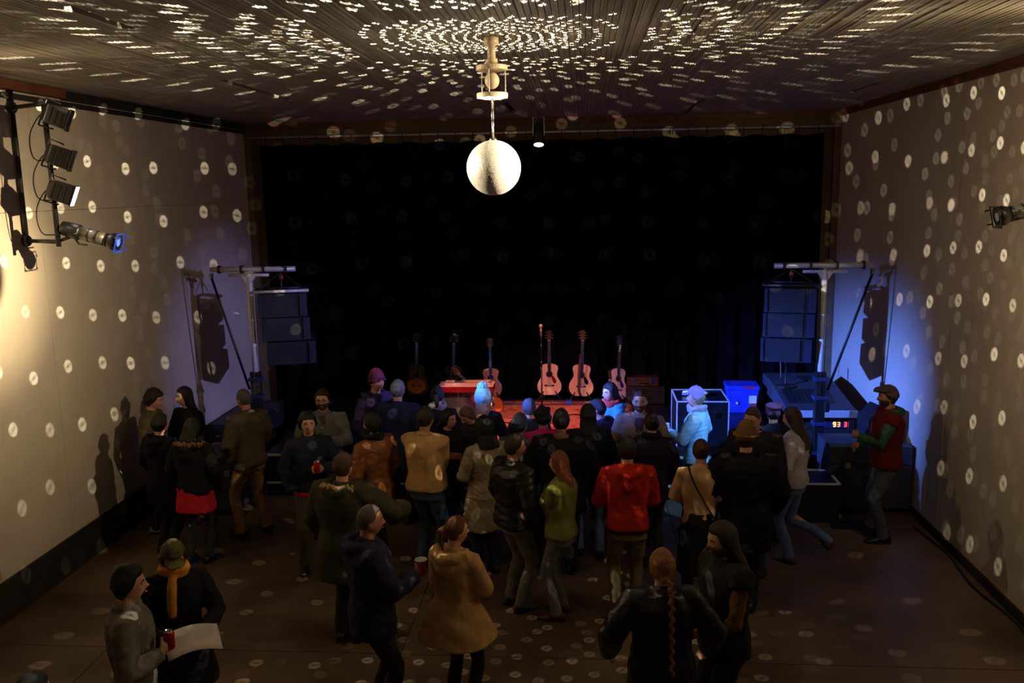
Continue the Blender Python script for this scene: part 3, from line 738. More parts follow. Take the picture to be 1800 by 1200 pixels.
# base plate mic stand and small items on the desk
p = aty(1380, 690, 12.9)
s_ = empty('desk_stand', (p[0], 12.9, ZDESK+.165), label='short round base stand on the mixing desk', cat='stand')
MB().lathe([(.14, 0.0), (.14, .015), (.02, .03), (.012, .05), (.012, .30)], 24).build('base', M_black, s_, True)
MB().tube([(0, 0, .3), (-.02, 0, .42)], .018, 8).build('clip', M_black, s_, True)

# subwoofer with pale top rim, road case by the wall, small wedge
p = atz(1432, 920, 0)
sb = empty('subwoofer', (p[0]-.02, p[1]+.30, 0), label='black subwoofer with pale rim round its top, before the stage', cat='speaker')
MB().box((0, 0, .24), (.62, .56, .48)).build('cabinet', M_cab, sb, bevel=.01)
for sx_ in (-1, 1): MB().box((sx_*.30, 0, .487), (.03, .57, .016)).build('rim', M_white, sb)
for sy in (-1, 1): MB().box((0, sy*.27, .487), (.57, .03, .016)).build('rim', M_white, sb)
MB().box((0, -.284, .24), (.54, .012, .40)).build('grille', M_grille, sb, bevel=.003)
MB().box((.315, 0, .30), (.012, .16, .07)).build('handle', M_rubber, sb)
road_case('big black road case against the right wall beside the red vest', (3.50, 10.98, 0), (.98, .60, .80), mat('charcoal_case', lin(52, 54, 60), .55, var=.2), edges=False, wheels=True)
wg = empty('wedge_monitor', (aty(1534, 760, 11.0)[0], 11.0, .862), .25, label='small pentagonal black monitor standing on the big road case', cat='speaker')
MB().prism([(-.13, 0), (.13, 0), (.17, .30), (.02, .46), (-.15, .30)], -.13, .13).build('cabinet', M_cab, wg, bevel=.008)
MB().prism([(-.10, .03), (.10, .03), (.13, .28), (.015, .40), (-.115, .28)], -.138, -.129).build('grille', M_grille, wg)
p = atz(1469, 900, 0)
o = MB().box((0, 0, .003), (.035, .36, .004)).build('floor_tape', mat('green_glow_tape', lin(130, 240, 50), .6)); o.location = (p[0], p[1], .0); o.rotation_euler = (0, 0, .05)
tag(o, 'strip of bright green tape on the floor beside the subwoofer', 'tape')
p = atz(1485, 922, 0)
o = MB().box((0, 0, .006), (.42, .30, .012)).build('floor_mat', M_rubber, bevel=.003); o.location = (p[0]+.03, p[1], 0); tag(o, 'flat black rubber mat near the green tape', 'mat')
# trunks on the left
road_case('dark trunk with chrome corners left of the stage behind khaki trousers', (-4.62, 10.62, 0), (.52, .60, .72), M_caseblue, wheels=True)
road_case('long low dark case along the left wall beside the stage', (-5.18, 12.9, 0), (.60, 1.5, .70), M_case, edges=False)

# ------------------------------------------------------------------ lift towers with hanging speakers
def lift(label, X, Y, side, xa, xb, ztop):
    """mast at X; crossbar from xa to xb"""
    o = empty('lift_tower', (X, Y, 0), label=label, cat='lift tower', group='speaker lift towers')
    MB().tube([(0, 0, 1.55), (0, 0, ztop-.06)], .040, 12).build('upper_mast', M_white, o, True)
    MB().box((0, 0, .85), (.13, .11, 1.50)).build('lower_mast', M_black, o, bevel=.008)
    for z in (.5, .9, 1.25, 1.5): MB().box((0, 0, z), (.17, .15, .05)).build('collar', mat('blue_steel', lin(60, 74, 120), .3, .5), o, bevel=.005)
    MB().box((0, 0, .06), (.16, .16, .10)).build('foot_block', M_black, o)
    for dx, dy in ((-.42, -.30), (.42, -.30), (-.42, .30), (.42, .30)):
        if side < 0 and dx > 0: dx = .30
        MB().tube([(0, 0, .10), (dx*.75, dy*.75, .05), (dx*.75, dy*.75, .0)], .03, 8).build('outrigger', M_black, o, True)
    MB().tube([(xa-X, 0, ztop), (xb-X, 0, ztop)], .035, 12).build('crossbar', M_alu, o, True)
    MB().tube([(-.28, 0, ztop-.08), (.28, 0, ztop-.08)], .022, 10).build('saddle_bar', M_alu, o, True)
    MB().loft([[(sx_*w_, sy*.03, z) for sx_, sy in ((-1, -1), (1, -1), (1, 1), (-1, 1))] for w_, z in ((.04, ztop-.18), (.10, ztop-.09))]).build('saddle', M_alu, o)
    for x in np.linspace(min(xa, xb)+.12, max(xa, xb)-.12, 4): MB().box((x-X, 0, ztop), (.03, .09, .10)).build('clamp', M_black, o, bevel=.004)
    far = xa if abs(xa-X) > 0 and (xa-X)*side > 0 else xb
    MB().tube([(far-X, 0, ztop-.05), (far-X, 0, ztop-.12)], .03, 8).build('strap_anchor', M_steel, o)
    MB().tube([(far-X, 0, ztop-.10), (side*.10, .0, 1.35)], .018, 8).build('brace', M_black, o, True)
    MB().box((side*.07, -.09, 1.15), (.06, .10, .14)).build('winch', M_black, o, bevel=.01)
    MB().tube([(.0, -.06, 1.25), (.02, -.05, ztop-.1)], .004, 5).build('winch_cable', M_steel, o)
    return o
def array(side, cx, Y, ztop, label, yaw, drift):
    word = label
    fr = empty('flying_frame', (cx, Y, ztop), yaw, label='steel flying frame holding the '+word+' speaker column', cat='frame', group='speaker flying frames')
    MB().tube([(-.36, -.2, 0), (.36, -.2, 0)], .022, 8).build('front_bar', M_alu if side < 0 else M_black, fr, True)
    MB().tube([(-.36, .2, 0), (.36, .2, 0)], .022, 8).build('rear_bar', M_black, fr, True)
    for sx_ in (-1, 1): MB().tube([(sx_*.34, -.2, 0), (sx_*.34, .2, 0)], .022, 8).build('side_bar', M_black, fr, True)
    return fr
M_flange = mat('blue_grey_flange', lin(46, 50, 68), .4, .2)
def cabinet(label, cx, Y, z, yaw, tilt, group):
    o = empty('speaker_cabinet', (cx, Y, z), label=label, cat='speaker', group=group)
    o.rotation_euler = Matrix((rotz(yaw)@rotx(tilt)).tolist()).to_euler()
    W, h, d = .64, .315, .46
    MB().prism([(-d/2, 0), (d/2, -.035), (d/2, -h+.035), (-d/2, -h)], -W/2, W/2, np.array([(0, 1, 0), (1, 0, 0), (0, 0, 1)])).build('shell', M_cab, o, bevel=.006)
    MB().box((-.06, -d/2-.006, -h/2), (.48, .014, h-.02)).build('grille', M_grille, o, bevel=.004)
    for x in (-.300, .275): MB().box((x, -d/2-.012, -h/2), (.04 if x < 0 else .09, .03, h-.01)).build('flange', M_flange, o, bevel=.004)
    MB().box((-.02, -d/2-.012, -h+.008), (.58, .02, .012)).build('joint_strip', M_flange, o)
    return o
for side, pole, xa_, xb_, nm in ((-1, (437, 480), (370, 470), (519, 476), 'left'), (1, (1450, 480), (1535, 466), (1361, 466), 'right')):
    Y = 11.62
    P_ = aty(*pole, Y); A_ = aty(*xa_, Y); B_ = aty(*xb_, Y); zt = (A_[2]+B_[2])/2
    lift(nm+' speaker lift tower with white mast and level crossbar', P_[0], Y, side, A_[0], B_[0], zt)
    c_ = aty(499, 560, Y+.2)[0] if side < 0 else aty(1388, 560, Y+.2)[0]
    ztop = aty(490, 512, Y)[2] if side < 0 else aty(1394, 502, Y)[2]
    yaw = .30 if side < 0 else -.22
    fr = array(side, c_, Y+.2, ztop, nm, yaw, 0)
    MB().tube([(0, -.12, zt-ztop-.02), (0, -.1, .03)], .012, 8).build('hoist_chain', M_black, fr)
    MB().ell((0, -.12, zt-ztop-.12), (.035, .03, .05), 10, 6).build('hook', mat('red_hook', lin(120, 40, 36), .4), fr, True)
    for sg in (-1, 1): MB().tube([(sg*.30, -.15, .02), (sg*.02, -.12, zt-ztop-.06)], .008, 6).build('sling', M_black, fr)
    z = ztop-.03; y = Y+.2
    for k, wd in enumerate(('top', 'middle', 'bottom')):
        tl = (0.02, .06, .14)[k]
        dx = (0, .03, .09)[k]*(1 if side < 0 else -.35)
        cabinet(wd+' cabinet of the '+nm+' hanging speaker column', c_+dx, y, z, yaw, tl, 'cabinets in the hanging speaker columns')
        z -= .318; y += math.sin(tl)*.18
# loose black cable along the right wall
p0 = MB(); pts = [(XR-.10-.05*math.sin(i*1.7), 5.2+i*.42, .012) for i in range(13)]
o = p0.tube(flow(pts, 2), .011, 6).build('floor_cable', M_rubber, smooth=True); tag(o, 'black cable running along the foot of the right wall', 'cable')
p0 = MB(); pts = [(-1.5+.22*i, 12.2+.35*math.sin(i*1.3)+.1*i, DZ+.022) for i in range(12)]
o = p0.tube(flow(pts, 2), .008, 6).build('stage_cable', M_rubber, smooth=True); tag(o, 'black cable snaking over the stage rug', 'cable')
for k, (px, py) in enumerate(((1000, 706), (1035, 709), (930, 703))):
    q = atz(px, py, DZ)
    pd = empty('effects_pedal', (q[0], q[1]-.15, DZ+.012), .2*k, label=('small blue effects pedal on the rug before the strapped guitar', 'small grey effects pedal on the rug beside the guitar stands', 'small dark effects pedal on the rug by the microphone stand')[k], cat='pedal')
    MB().box((0, 0, .025), (.09, .13, .045)).build('case', mat('pedal_'+str(k), (lin(60, 80, 200), lin(150, 150, 160), lin(40, 40, 46))[k], .4), pd, bevel=.005)
    MB().lathe([(.012, .048), (.010, .06)], 10, (0, -.03, 0)).build('switch', M_steel, pd)

# ------------------------------------------------------------------ people
PENDING = []      # (object, post) pairs whose surfaces are grown together in one pass
def sstep(x, a, b): t = np.clip((x-a)/(b-a), 0, 1); return t*t*(3-2*t)
def cloth(col, rough=.85, kind='cloth', **kw): 
    return mat(kind, lin(*col), rough, var=.16, vs=9, bump=.35, bs=55, **kw)
SKIN = {'pale': (214, 160, 132), 'tan': (190, 134, 104), 'brown': (140, 92, 68)}

def grow(mb, name, m, parent, voxel, smooth=3, wrinkle=None, seed=0, dec=0.0):
    o = mb.build(name, m, parent, True)
    r = o.modifiers.new('skin', 'REMESH'); r.mode = 'VOXEL'; r.voxel_size = voxel; r.use_smooth_shade = True
    if smooth:
        s = o.modifiers.new('soft', 'SMOOTH'); s.factor = .5; s.iterations = smooth
    if dec:
        d = o.modifiers.new('lighter', 'DECIMATE'); d.ratio = dec
    PENDING.append((o, wrinkle, seed)); return o
def finish_people():
    dg = bpy.context.evaluated_depsgraph_get()
    for o, wr, seed in PENDING:
        me = bpy.data.meshes.new_from_object(o.evaluated_get(dg))
        n = len(me.vertices)
        if wr and n:
            co = np.empty(n*3); me.vertices.foreach_get('co', co); co = co.reshape(-1, 3)
            no = np.empty(n*3); me.vertex_normals.foreach_get('vector', no); no = no.reshape(-1, 3)
            r = np.random.RandomState(seed); d = np.zeros(n)
            w1 = r.normal(size=3)*7; w2 = r.normal(size=3)*9
            for k in range(5):
                kv = r.normal(size=3)*np.array((22, 22, 34))*(.6+.35*k); ph = r.rand()*6.3
                d += np.abs(np.sin(co@kv*.5+ph+1.2*np.sin(co@w1+k)))**1.6*np.sin(co@w2*.5+k*2)/(1+.4*k)
            co += no*(d*wr)[:, None]
            me.vertices.foreach_set('co', co.ravel()); me.update()
        me.polygons.foreach_set('use_smooth', [True]*len(me.polygons))
        old = o.data; o.modifiers.clear(); o.data = me
        bpy.data.meshes.remove(old)

NU, NV = 48, 40
_u = np.linspace(0, 2*np.pi, NU, endpoint=False); _v = np.linspace(-np.pi/2+.03, np.pi/2-.03, NV)
_U, _V = np.meshgrid(_u, _v)
def head_grid():
    a, b, c = .076, .096, .120
    x = a*np.cos(_V)*np.sin(_U); y = b*np.cos(_V)*np.cos(_U); z = c*np.sin(_V)
    t = np.clip(-z/c, 0, 1)
    x = x*(1-.30*t**1.5); y = np.where(y > 0, y*(1-.06*t), y*(1-.42*t))
    fr = sstep(np.cos(_U), .25, .6)*sstep(np.cos(_V), .05, .3)
    g = lambda q, s: np.exp(-(q/s)**2)
    d = .024*g(x, .011)*g(z+.030, .015)+.013*g(x, .010)*g(z+.010, .020)
    d += -.011*g(np.abs(x)-.031, .014)*g(z-.004, .011)+.005*g(z-.024, .009)*g(x, .05)
    d += .006*g(x, .021)*(g(z+.058, .006)+g(z+.070, .007))-.004*g(x, .024)*g(z+.0635, .003)
    d += .009*g(x, .024)*g(z+.102, .016)+.004*g(np.abs(x)-.042, .018)*g(z+.022, .018)
    y = y+d*fr
    return x, y, z
HX, HY, HZ = head_grid()
HN = np.stack([HX/.076**2, HY/.096**2, HZ/.12**2], -1); HN /= np.linalg.norm(HN, axis=-1, keepdims=True)
HG = np.stack([HX, HY, HZ], -1)
AZ = np.abs((np.arctan2(HX, HY)))        # 0 front .. pi back
def grid_into(mb, P):
    rings = [P[i] for i in range(P.shape[0])]; mb.loft([[tuple(q) for q in r] for r in rings])
def shell(zl_front, zl_side, zl_back, thick, noise=0.0, seed=0, top=0.0, inside=-.014):
    zl = np.interp(AZ, [0, .75, 1.25, 1.7, 2.2, 3.15], [zl_front, zl_front-.004, zl_side, (zl_side+zl_back)/2, zl_back, zl_back])
    m = sstep(HZ-zl, -.012, .012)
    r = np.random.RandomState(seed); nz = np.zeros_like(HX)
    if noise:
        for k in range(7):
            kv = r.normal(size=3)*(30+18*k); nz += np.sin(HG@kv+r.rand()*6)/(1+.5*k)
    off = inside+(thick-inside+noise*nz)*m
    P = HG+HN*off[..., None]; P[..., 2] += top*sstep(HZ, .0, .12)*m
    return P
def ik(a, b, l1, l2, pole):
    a, b, pole = np.array(a, float), np.array(b, float), np.array(pole, float)
    d = b-a; L = np.linalg.norm(d)
    if L > (l1+l2)*.995: b = a+d/L*(l1+l2)*.995; d = b-a; L = np.linalg.norm(d)
    u = d/L; x = (l1*l1-l2*l2+L*L)/(2*L); h = math.sqrt(max(l1*l1-x*x, 1e-6))
    p = pole-u*(pole@u); p /= np.linalg.norm(p)+1e-9
    return a+u*x+p*h, b

TORSO = [(.84, .145, .100, 0), (.92, .168, .116, -.005), (1.0, .156, .108, 0), (1.08, .142, .100, .004), (1.2, .154, .110, .004), (1.3, .172, .118, .0), (1.38, .180, .108, -.005), (1.43, .160, .09, -.01), (1.47, .095, .066, -.015), (1.50, .058, .056, -.012)]
def person(label, px, h, face, top=None, pants=(40, 44, 56), hair='short', hcol=(24, 18, 15), skin='pale', la='down', ra='down', build=1.0, lean=0.0, hy=0.0, hp=0.0,
           hem=.90, off=.022, flare=0.0, tname='jacket', trough=.85, hood=None, collar=None, hat=None, beard=None, glasses=False, scarf=None, skirt=None, legs=None, shoes=(24, 22, 22),
           strap=None, fur=None, shirt=None, stance=.10, fine=False, twist=0.0, pname='trousers', extra=None, seed=None, grip=(), female=False, quilt=False, place=None, vest=None, hemband=None, patch=None):
    global _pid
    _pid += 1; sd = _pid if seed is None else seed
    sc = h/1.75
    q = atz(px[0], px[1], h) if place is None else np.array(place)
    E_ = empty('person', (q[0], q[1], 0), -math.radians(face), label=label, cat='person', group='people standing in the crowd')
    E_.scale = (sc,)*3
    Rl = rotz(-twist)@rotx(-lean)
    piv = np.array((0, 0, .95))
    def up(p):
        p = np.array(p, float); k = sstep(p[..., 2:3], .90, 1.10)
        return piv+((p-piv)@Rl.T)*k+(p-piv)*(1-k)
    sw = .93 if female else 1.0
    bw = build
    def trings(o, z0, z1, fl=0.0):
        zs = sorted(set([z0, z1]+[t[0] for t in TORSO if z0 < t[0] < z1])); T = np.array(TORSO); R_ = []
        for z in zs:
            w_, d_, yo = (np.interp(z, T[:, 0], T[:, i]) for i in (1, 2, 3))
            if z < .92: w_, d_ = .168, .116
            oo = o if z < 1.42 else o*.75
            e = fl*max(0, 1.05-z)
            w_ = w_*sw*bw+oo+e; d_ = d_*(bw**1.2)+oo+e
            n = 24; ang = np.linspace(0, 2*np.pi, n, endpoint=False)
            cx, cy = np.cos(ang), np.sin(ang)
            sq = 1/np.maximum(.001, (np.abs(cx)**2.6+np.abs(cy)**2.6))**(1/2.6)
            R_.append(up(np.stack([w_*cx*sq, yo+d_*cy*sq, np.full(n, z)], 1)))
        return R_
    # ---- joints
    sh = [up((s*(.178*sw*bw), -.008, 1.405)) for s in (-1, 1)]
    PRE = {'down': (.265, .02, .84), 'pocket': (.225, .115, .93), 'chest': (.10, .30, 1.20), 'waist': (.12, .27, 1.05), 'cross': (-.10, .235, 1.17), 'cross2': (-.08, .255, 1.10), 'back': (.16, -.18, 1.0), 'mouth': (.08, .22, 1.42), 'out': (.50, .22, 1.12), 'read': (.14, .33, 1.12), 'side': (.33, .10, .98)}
    arms = []
    for i, (s, a) in enumerate(((-1, la), (1, ra))):
        t_ = PRE[a] if isinstance(a, str) else a
        w0 = up((s*t_[0]*(bw if t_[0] > .15 else 1), t_[1]*(1+.6*(bw-1)), t_[2])) if t_[2] > .95 else np.array((s*t_[0]*bw, t_[1], t_[2]))
        el, wr = ik(sh[i], w0, .285, .255, (s*.75, -.6, -.35))
        arms.append((sh[i], el, wr))
    if legs is None:
        lg = []
        r = np.random.RandomState(sd)
        for s in (-1, 1):
            f_ = np.array((s*stance+r.uniform(-.02, .02), r.uniform(-.05, .05), .085)); hp_ = np.array((s*.088*bw, -.005, .90))
            kn, an = ik(hp_, f_, .43, .42, (s*.15, 1, 0)); lg.append((hp_, kn, an, r.uniform(.05, .35)*s, 0))
    else: lg = [tuple(np.array(p_, float) if i_ < 3 else p_ for i_, p_ in enumerate(L_)) for L_ in legs]
    # ---- body (one grown surface: head, neck, core, arms, hands, legs)
    B = MB()
    hc = np.array((0, .015, 1.630)); nk = np.array((0, -.005, 1.515))
    Rh = rotz(-math.radians(hy))@rotx(math.radians(hp))
    def hd(P): return up(nk+((np.asarray(P)+hc-nk)@Rh.T))
    grid_into(B, hd(HG))
    for s in (-1, 1): B.ell(hd(np.array((s*.074, -.010, -.008))), (.012, .020, .031), 10, 8, rotz(-math.radians(hy)))
    B.tube([up((0, -.02, 1.40)), up((0, -.014, 1.48)), hd((0, -.018, -.06))], [.062, .054, .052], 14)
    B.loft([r_ for r_ in trings(-.035, .86, 1.46)])
    for (a, e, w_), nm in zip(arms, (la, ra)):
        B.tube([a, (a+e)/2, e, (e+w_)/2, w_], [.040, .038, .034, .032, .025], 10)
        d = (w_-e)/np.linalg.norm(w_-e); side = -1 if nm is la and a[0] < 0 else 1
        side = -1 if a[0] < 0 else 1
        g_ = nm in ('chest', 'mouth', 'waist', 'read') or (not isinstance(nm, str))
        inward = np.array((-side*1.0, .15, 0.)) if not g_ else np.array((-side*.8, -.35, .1))
        pn = inward-d*(inward@d); pn /= np.linalg.norm(pn); wv = np.cross(d, pn)      # palm normal, width axis
        if nm not in ('pocket',):
            rings = []
            for tt, hw, th in ((-.01, .026, .020), (.02, .036, .018), (.055, .042, .016), (.09, .040, .014)):
                c0 = w_+d*tt
                rings.append([c0+wv*hw*math.cos(k)+pn*th*math.sin(k) for k in np.linspace(0, 2*np.pi, 12, endpoint=False)])
            B.loft(rings)
            curl = math.radians(52 if g_ else 20)
            thumb_side = np.sign((wv@np.array((0, 1, .6)))) or 1
            for f_ in range(4):
                o_ = (f_-1.5)*.0225*thumb_side*-1; ln = (.074, .084, .078, .060)[f_]
                p_ = w_+d*.085+wv*o_; pts = [p_]; a0 = curl*.35
                for seg in (.45, .32, .25):
                    a0 += curl*.8
                    pts.append(pts[-1]+(d*math.cos(a0)+pn*math.sin(a0))*ln*seg)
                B.tube(pts, [.0098, .0092, .0086, .0072], 7)
            tb = w_+d*.025+wv*thumb_side*.034
            B.tube([tb, tb+(d*.6+wv*thumb_side*.6+pn*.45)*.035, tb+(d*.85+wv*thumb_side*.35+pn*.8)*.058], [.013, .0105, .008], 7)
    for hp_, kn, an, tw, pt in lg: B.tube([hp_, kn, an, an-np.array((0, 0, .03))], [.055, .042, .032, .034], 10)
    body = grow(B, 'body', mat('skin', lin(*SKIN[skin]), .5, var=.06, vs=20), E_, .0085 if fine else .0100, 1, dec=.42)
    # ---- face details
    if abs(((face+hy+540) % 360)-180) > 50:
        for s in (-1, 1):
            y_ = np.interp(.031, [0, .05], [.088, .076])
            MB().ell(hd((s*.031, .0745, .004)), (.0125, .009, .0075), 10, 8, Rl@Rh).build('eye', mat('eye_dark', lin(52, 40, 36), .2), E_, True)
            MB().tube([hd((s*.016, .094, .020)), hd((s*.032, .0915, .026)), hd((s*.048, .078, .021))], [.003, .004, .002], 6).build('eyebrow', mat('brow', lin(*[int(c_*.8) for c_ in hcol]), .9), E_, True)
        MB().tube([hd((-.020, .088, -.064)), hd((0, .099, -.062)), hd((.020, .088, -.064))], [.002, .0055, .002], 6).build('lips', mat('lips', lin(170, 96, 88), .5), E_, True)
    if glasses:
        G = empty('glasses', (0, 0, 0)); G.parent = E_
        Mg = mat('glasses_frame', lin(60, 60, 66), .3, .4)
        for s in (-1, 1):
            MB().tube([hd((s*.031+.022*math.cos(k), .099, .002+.016*math.sin(k))) for k in np.linspace(0, 2*np.pi, 15)], .002, 5).build('rim', Mg, G)
            MB().tube([hd((s*.052, .097, .006)), hd((s*.078, .0, .006))], .0018, 5).build('temple', Mg, G)
        MB().tube([hd((-.010, .101, .005)), hd((.010, .101, .005))], .0018, 5).build('bridge', Mg, G)
    # ---- hair
    Mh = mat('hair', lin(*hcol), .55, var=.35, vs=30, stretch=(4, 4, .6), bump=.6, bs=90)
    if hair and hair != 'none':
        hm = MB(); cfg = {'short': (.066, .0, -.075, .012, .0022), 'crop': (.070, .012, -.06, .006, .001), 'curly': (.058, -.015, -.08, .026, .0075), 'thick': (.060, -.012, -.085, .018, .004),
                          'long': (.064, -.05, -.085, .016, .002), 'pony': (.066, -.0, -.07, .010, .0012), 'bun': (.066, .0, -.07, .009, .001), 'braid': (.064, .0, -.08, .013, .0022), 'bob': (.062, -.06, -.095, .018, .0022), 'bald': (.06, -.0, -.075, .004, .0006)}[hair]
        grid_into(hm, hd(shell(*cfg[:4], noise=cfg[4], seed=sd)))
        if hair in ('long', 'bob'):
            L = .34 if hair == 'long' else .15
            R_ = []
            for k in np.linspace(0, 1, 7):
                z = .02-(L+.02)*k; aa = np.interp(k, [0, .3, .6, 1], [.086, .094, .105, .085]); bb = np.interp(k, [0, .3, .6, 1], [.078, .070, .055, .035]); yc = np.interp(k, [0, .3, .6, 1], [-.030, -.044, -.098, -.128])
                R_.append(hd(np.stack([aa*np.cos(_u[::2])*(1+.03*np.sin(9*_u[::2])), yc+bb*np.sin(_u[::2])*(1+.04*np.sin(7*_u[::2])), np.full(NU//2, z)+.015*np.sin(5*_u[::2])*k], 1)))
            hm.loft(R_)
        if hair == 'pony': hm.tube([hd((0, -.10, .05)), hd((0, -.135, .03)), hd((0, -.14, -.06)), hd((0, -.12, -.15))], [.018, .03, .028, .008], 10)
        if hair == 'bun': hm.ell(hd((0, -.105, .055)), (.038, .034, .036), 12, 10)
        if hair == 'braid':
            hm.ell(hd((0, -.10, -.05)), (.03, .028, .03), 10, 8)
            for k in range(17):
                z = -.07-.037*k; hm.ell(hd((.03+.008*(-1)**k, -.130-.065*min(k, 4)/4-.03*min(1, max(0, (k-8)/8)), z)), (.021-.0005*k, .018, .026), 8, 6, roty(.5*(-1)**k))
        grow(hm, 'hair', Mh, E_, .0110, 1, .0015, sd)
    if beard:
        bm = MB(); m = sstep(-.030-HZ, -.012, .010)*sstep(1.75-AZ, 0, .25)*(1-np.exp(-(HX/.022)**2-((HZ+.062)/.011)**2))*sstep(HZ+.118, -.01, .01)
        m = np.maximum(m, np.exp(-(HX/.03)**2-((HZ+.047)/.006)**2)*sstep(.8-AZ, 0, .2))
        grid_into(bm, hd(HG+HN*(-.012+(.012+beard)*m)[..., None])); bm.build('beard', mat('beard', lin(*[int(c_*.7+SKIN[skin][i_]*.25) for i_, c_ in enumerate(hcol)]), .85, bump=.5, bs=150), E_, True)
    # ---- hats
    if hat:
        kind, hc_ = hat[0], hat[1]; Mt = cloth(hc_, .85, 'hat_cloth'); hm = MB()
        if kind == 'beanie':
            grid_into(hm, hd(shell(.045, -.01, -.045, .018, .0012, sd, .022)))
            hm.tube([hd((.092*math.sin(a), .006+.108*math.cos(a)-.0, .042+(-.048 if math.cos(a) < 0 else 0)*abs(math.cos(a))-.028*abs(math.sin(a)))) for a in np.linspace(0, 2*np.pi, 22)], .014, 8)
            o_ = grow(hm, 'beanie', Mt, E_, .0105, 2, .0012, sd)
        elif kind == 'pompom':
            grid_into(hm, hd(shell(.040, -.035, -.06, .034, .003, sd, .02)))
            o_ = grow(hm, 'beanie', Mt, E_, .0105, 2, .002, sd)
            pm = MB(); r = np.random.RandomState(sd)
            for k in range(46):
                v_ = r.normal(size=3); v_ /= np.linalg.norm(v_); pm.ell(hd(np.array((0, -.01, .150))+v_*.050), (.022, .022, .022), 6, 5)
            pm.build('pompom', Mt, o_, True)
        elif kind in ('cap', 'cap_back'):
            grid_into(hm, hd(shell(.050, .012, -.02, .014, .0, sd, .010))); sg = 1 if kind == 'cap' else -1
            R_ = []
            for k, yy in ((0, .075), (1, .13), (2, .165)):
                ww = (.074, .070, .040)[k]; R_.append([hd((ww*math.cos(a_), sg*(yy), .048-.006*k*sg+(.006*math.sin(a_))-.10*(ww*math.cos(a_))**2/.05)) for a_ in np.linspace(0, 2*np.pi, 12, endpoint=False)])
            hm.loft(R_); o_ = grow(hm, 'cap', Mt, E_, .0065, 1, None, sd)
            MB().ell(hd((0, 0, .148)), (.008, .008, .005), 8, 5).build('button', Mt, o_)
        elif kind == 'flatcap':
            grid_into(hm, hd(shell(.050, .02, -.01, .020, .001, sd, -.004)))
            hm.ell(hd((0, .035, .078)), (.098, .118, .032), 20, 10); hm.ell(hd((0, .115, .058)), (.065, .045, .010), 16, 6)
            o_ = grow(hm, 'flat_cap', Mt, E_, .008, 2, .0012, sd)
        elif kind == 'beret':
            grid_into(hm, hd(shell(.055, .02, -.03, .014, .0, sd, 0))); hm.ell(hd((.01, -.015, .088)), (.112, .122, .042), 20, 10)
            o_ = grow(hm, 'beret', Mt, E_, .0105, 2, .001, sd); 
        elif kind == 'hat':
            grid_into(hm, hd(shell(.045, .02, .0, .022, .0, sd, .035)))
            hm.lathe([(.07, -.004), (.116, -.008), (.120, .002), (.07, .012)], 28, (0, 0, 0)); n_ = 28*4
            hm.v[-n_:] = [tuple(hd((v_[0], v_[1]*1.08, v_[2]+.042))) for v_ in hm.v[-n_:]]
            o_ = grow(hm, 'hat', Mt, E_, .008, 1, .001, sd)
        elif kind == 'hoodup':
            P_ = shell(.075, -.11, -.16, .030, .002, sd, .0, -.02); grid_into(hm, hd(P_))
            hm.tube([hd((0, -.06, -.06)), up((0, -.06, 1.44))], [.10, .13], 14)
            o_ = grow(hm, 'hood', Mt, E_, .011, 3, .003, sd)
    # ---- trousers, skirt, shoes
    Mp = cloth(pants, .85, 'trouser_cloth')
    P = MB(); P.loft(trings(.010, .80, 1.03))
    for hp_, kn, an, tw, pt in lg:
        m1 = (hp_+kn)/2; m2 = (kn+an)/2
        P.tube([hp_+np.array((0, 0, .02)), hp_*.75+kn*.25, m1, kn+np.array((0, .004, .02)), kn-np.array((0, 0, .06)), m2, an+(m2-an)*.25, an-np.array((0, 0, .03))], [v_*(bw**.6)*(.92 if female else 1) for v_ in (.098, .094, .084, .068, .065, .064, .060, .064)], 14)
    grow(P, pname, Mp, E_, .0145, 2, .0065, sd+5)
    if skirt:
        sk = MB(); sk.loft(trings(.028, skirt[1], 1.04, skirt[2] if len(skirt) > 2 else .06)); grow(sk, 'skirt', cloth(skirt[0], .8, 'skirt_cloth'), E_, .0150, 2, .004, sd+2)
    Ms = mat('shoe_leather', lin(*shoes), .45, var=.1)
    for hp_, kn, an, tw, pt in lg:
        R_ = []; Rf = rotz(-tw)@rotx(-pt)
        for yy, ww, z0, z1 in ((-.085, .018, .012, .06), (-.07, .034, .002, .085), (-.02, .038, 0, .105), (.03, .040, 0, .10), (.09, .046, 0, .066), (.14, .045, 0, .052), (.18, .034, .004, .042), (.20, .014, .012, .03)):
            rg = np.array([(ww*math.cos(k), yy, (z0+z1)/2+(z1-z0)/2*math.sin(k)) for k in np.linspace(0, 2*np.pi, 12, endpoint=False)])
            R_.append((rg-np.array((0, 0, .085)))@Rf.T+an)
        s_o = MB().loft(R_).build('shoe', Ms, E_, True)
        so = MB(); ol = [(.034, -.07), (.040, 0), (.048, .09), (.036, .17), (.0, .198), (-.036, .17), (-.048, .09), (-.040, 0), (-.034, -.07), (0, -.085)]
        v3 = np.array([(x_, y_, z_) for z_ in (0.0, .018) for x_, y_ in ol]); v3 = (v3-np.array((0, 0, .085)))@Rf.T+an; n_ = len(ol)
        so.add(v3, [tuple(range(n_)), tuple(range(2*n_-1, n_-1, -1))]+[(i_, i_+n_, (i_+1) % n_+n_, (i_+1) % n_) for i_ in range(n_)]); so.build('sole', M_rubber, s_o)
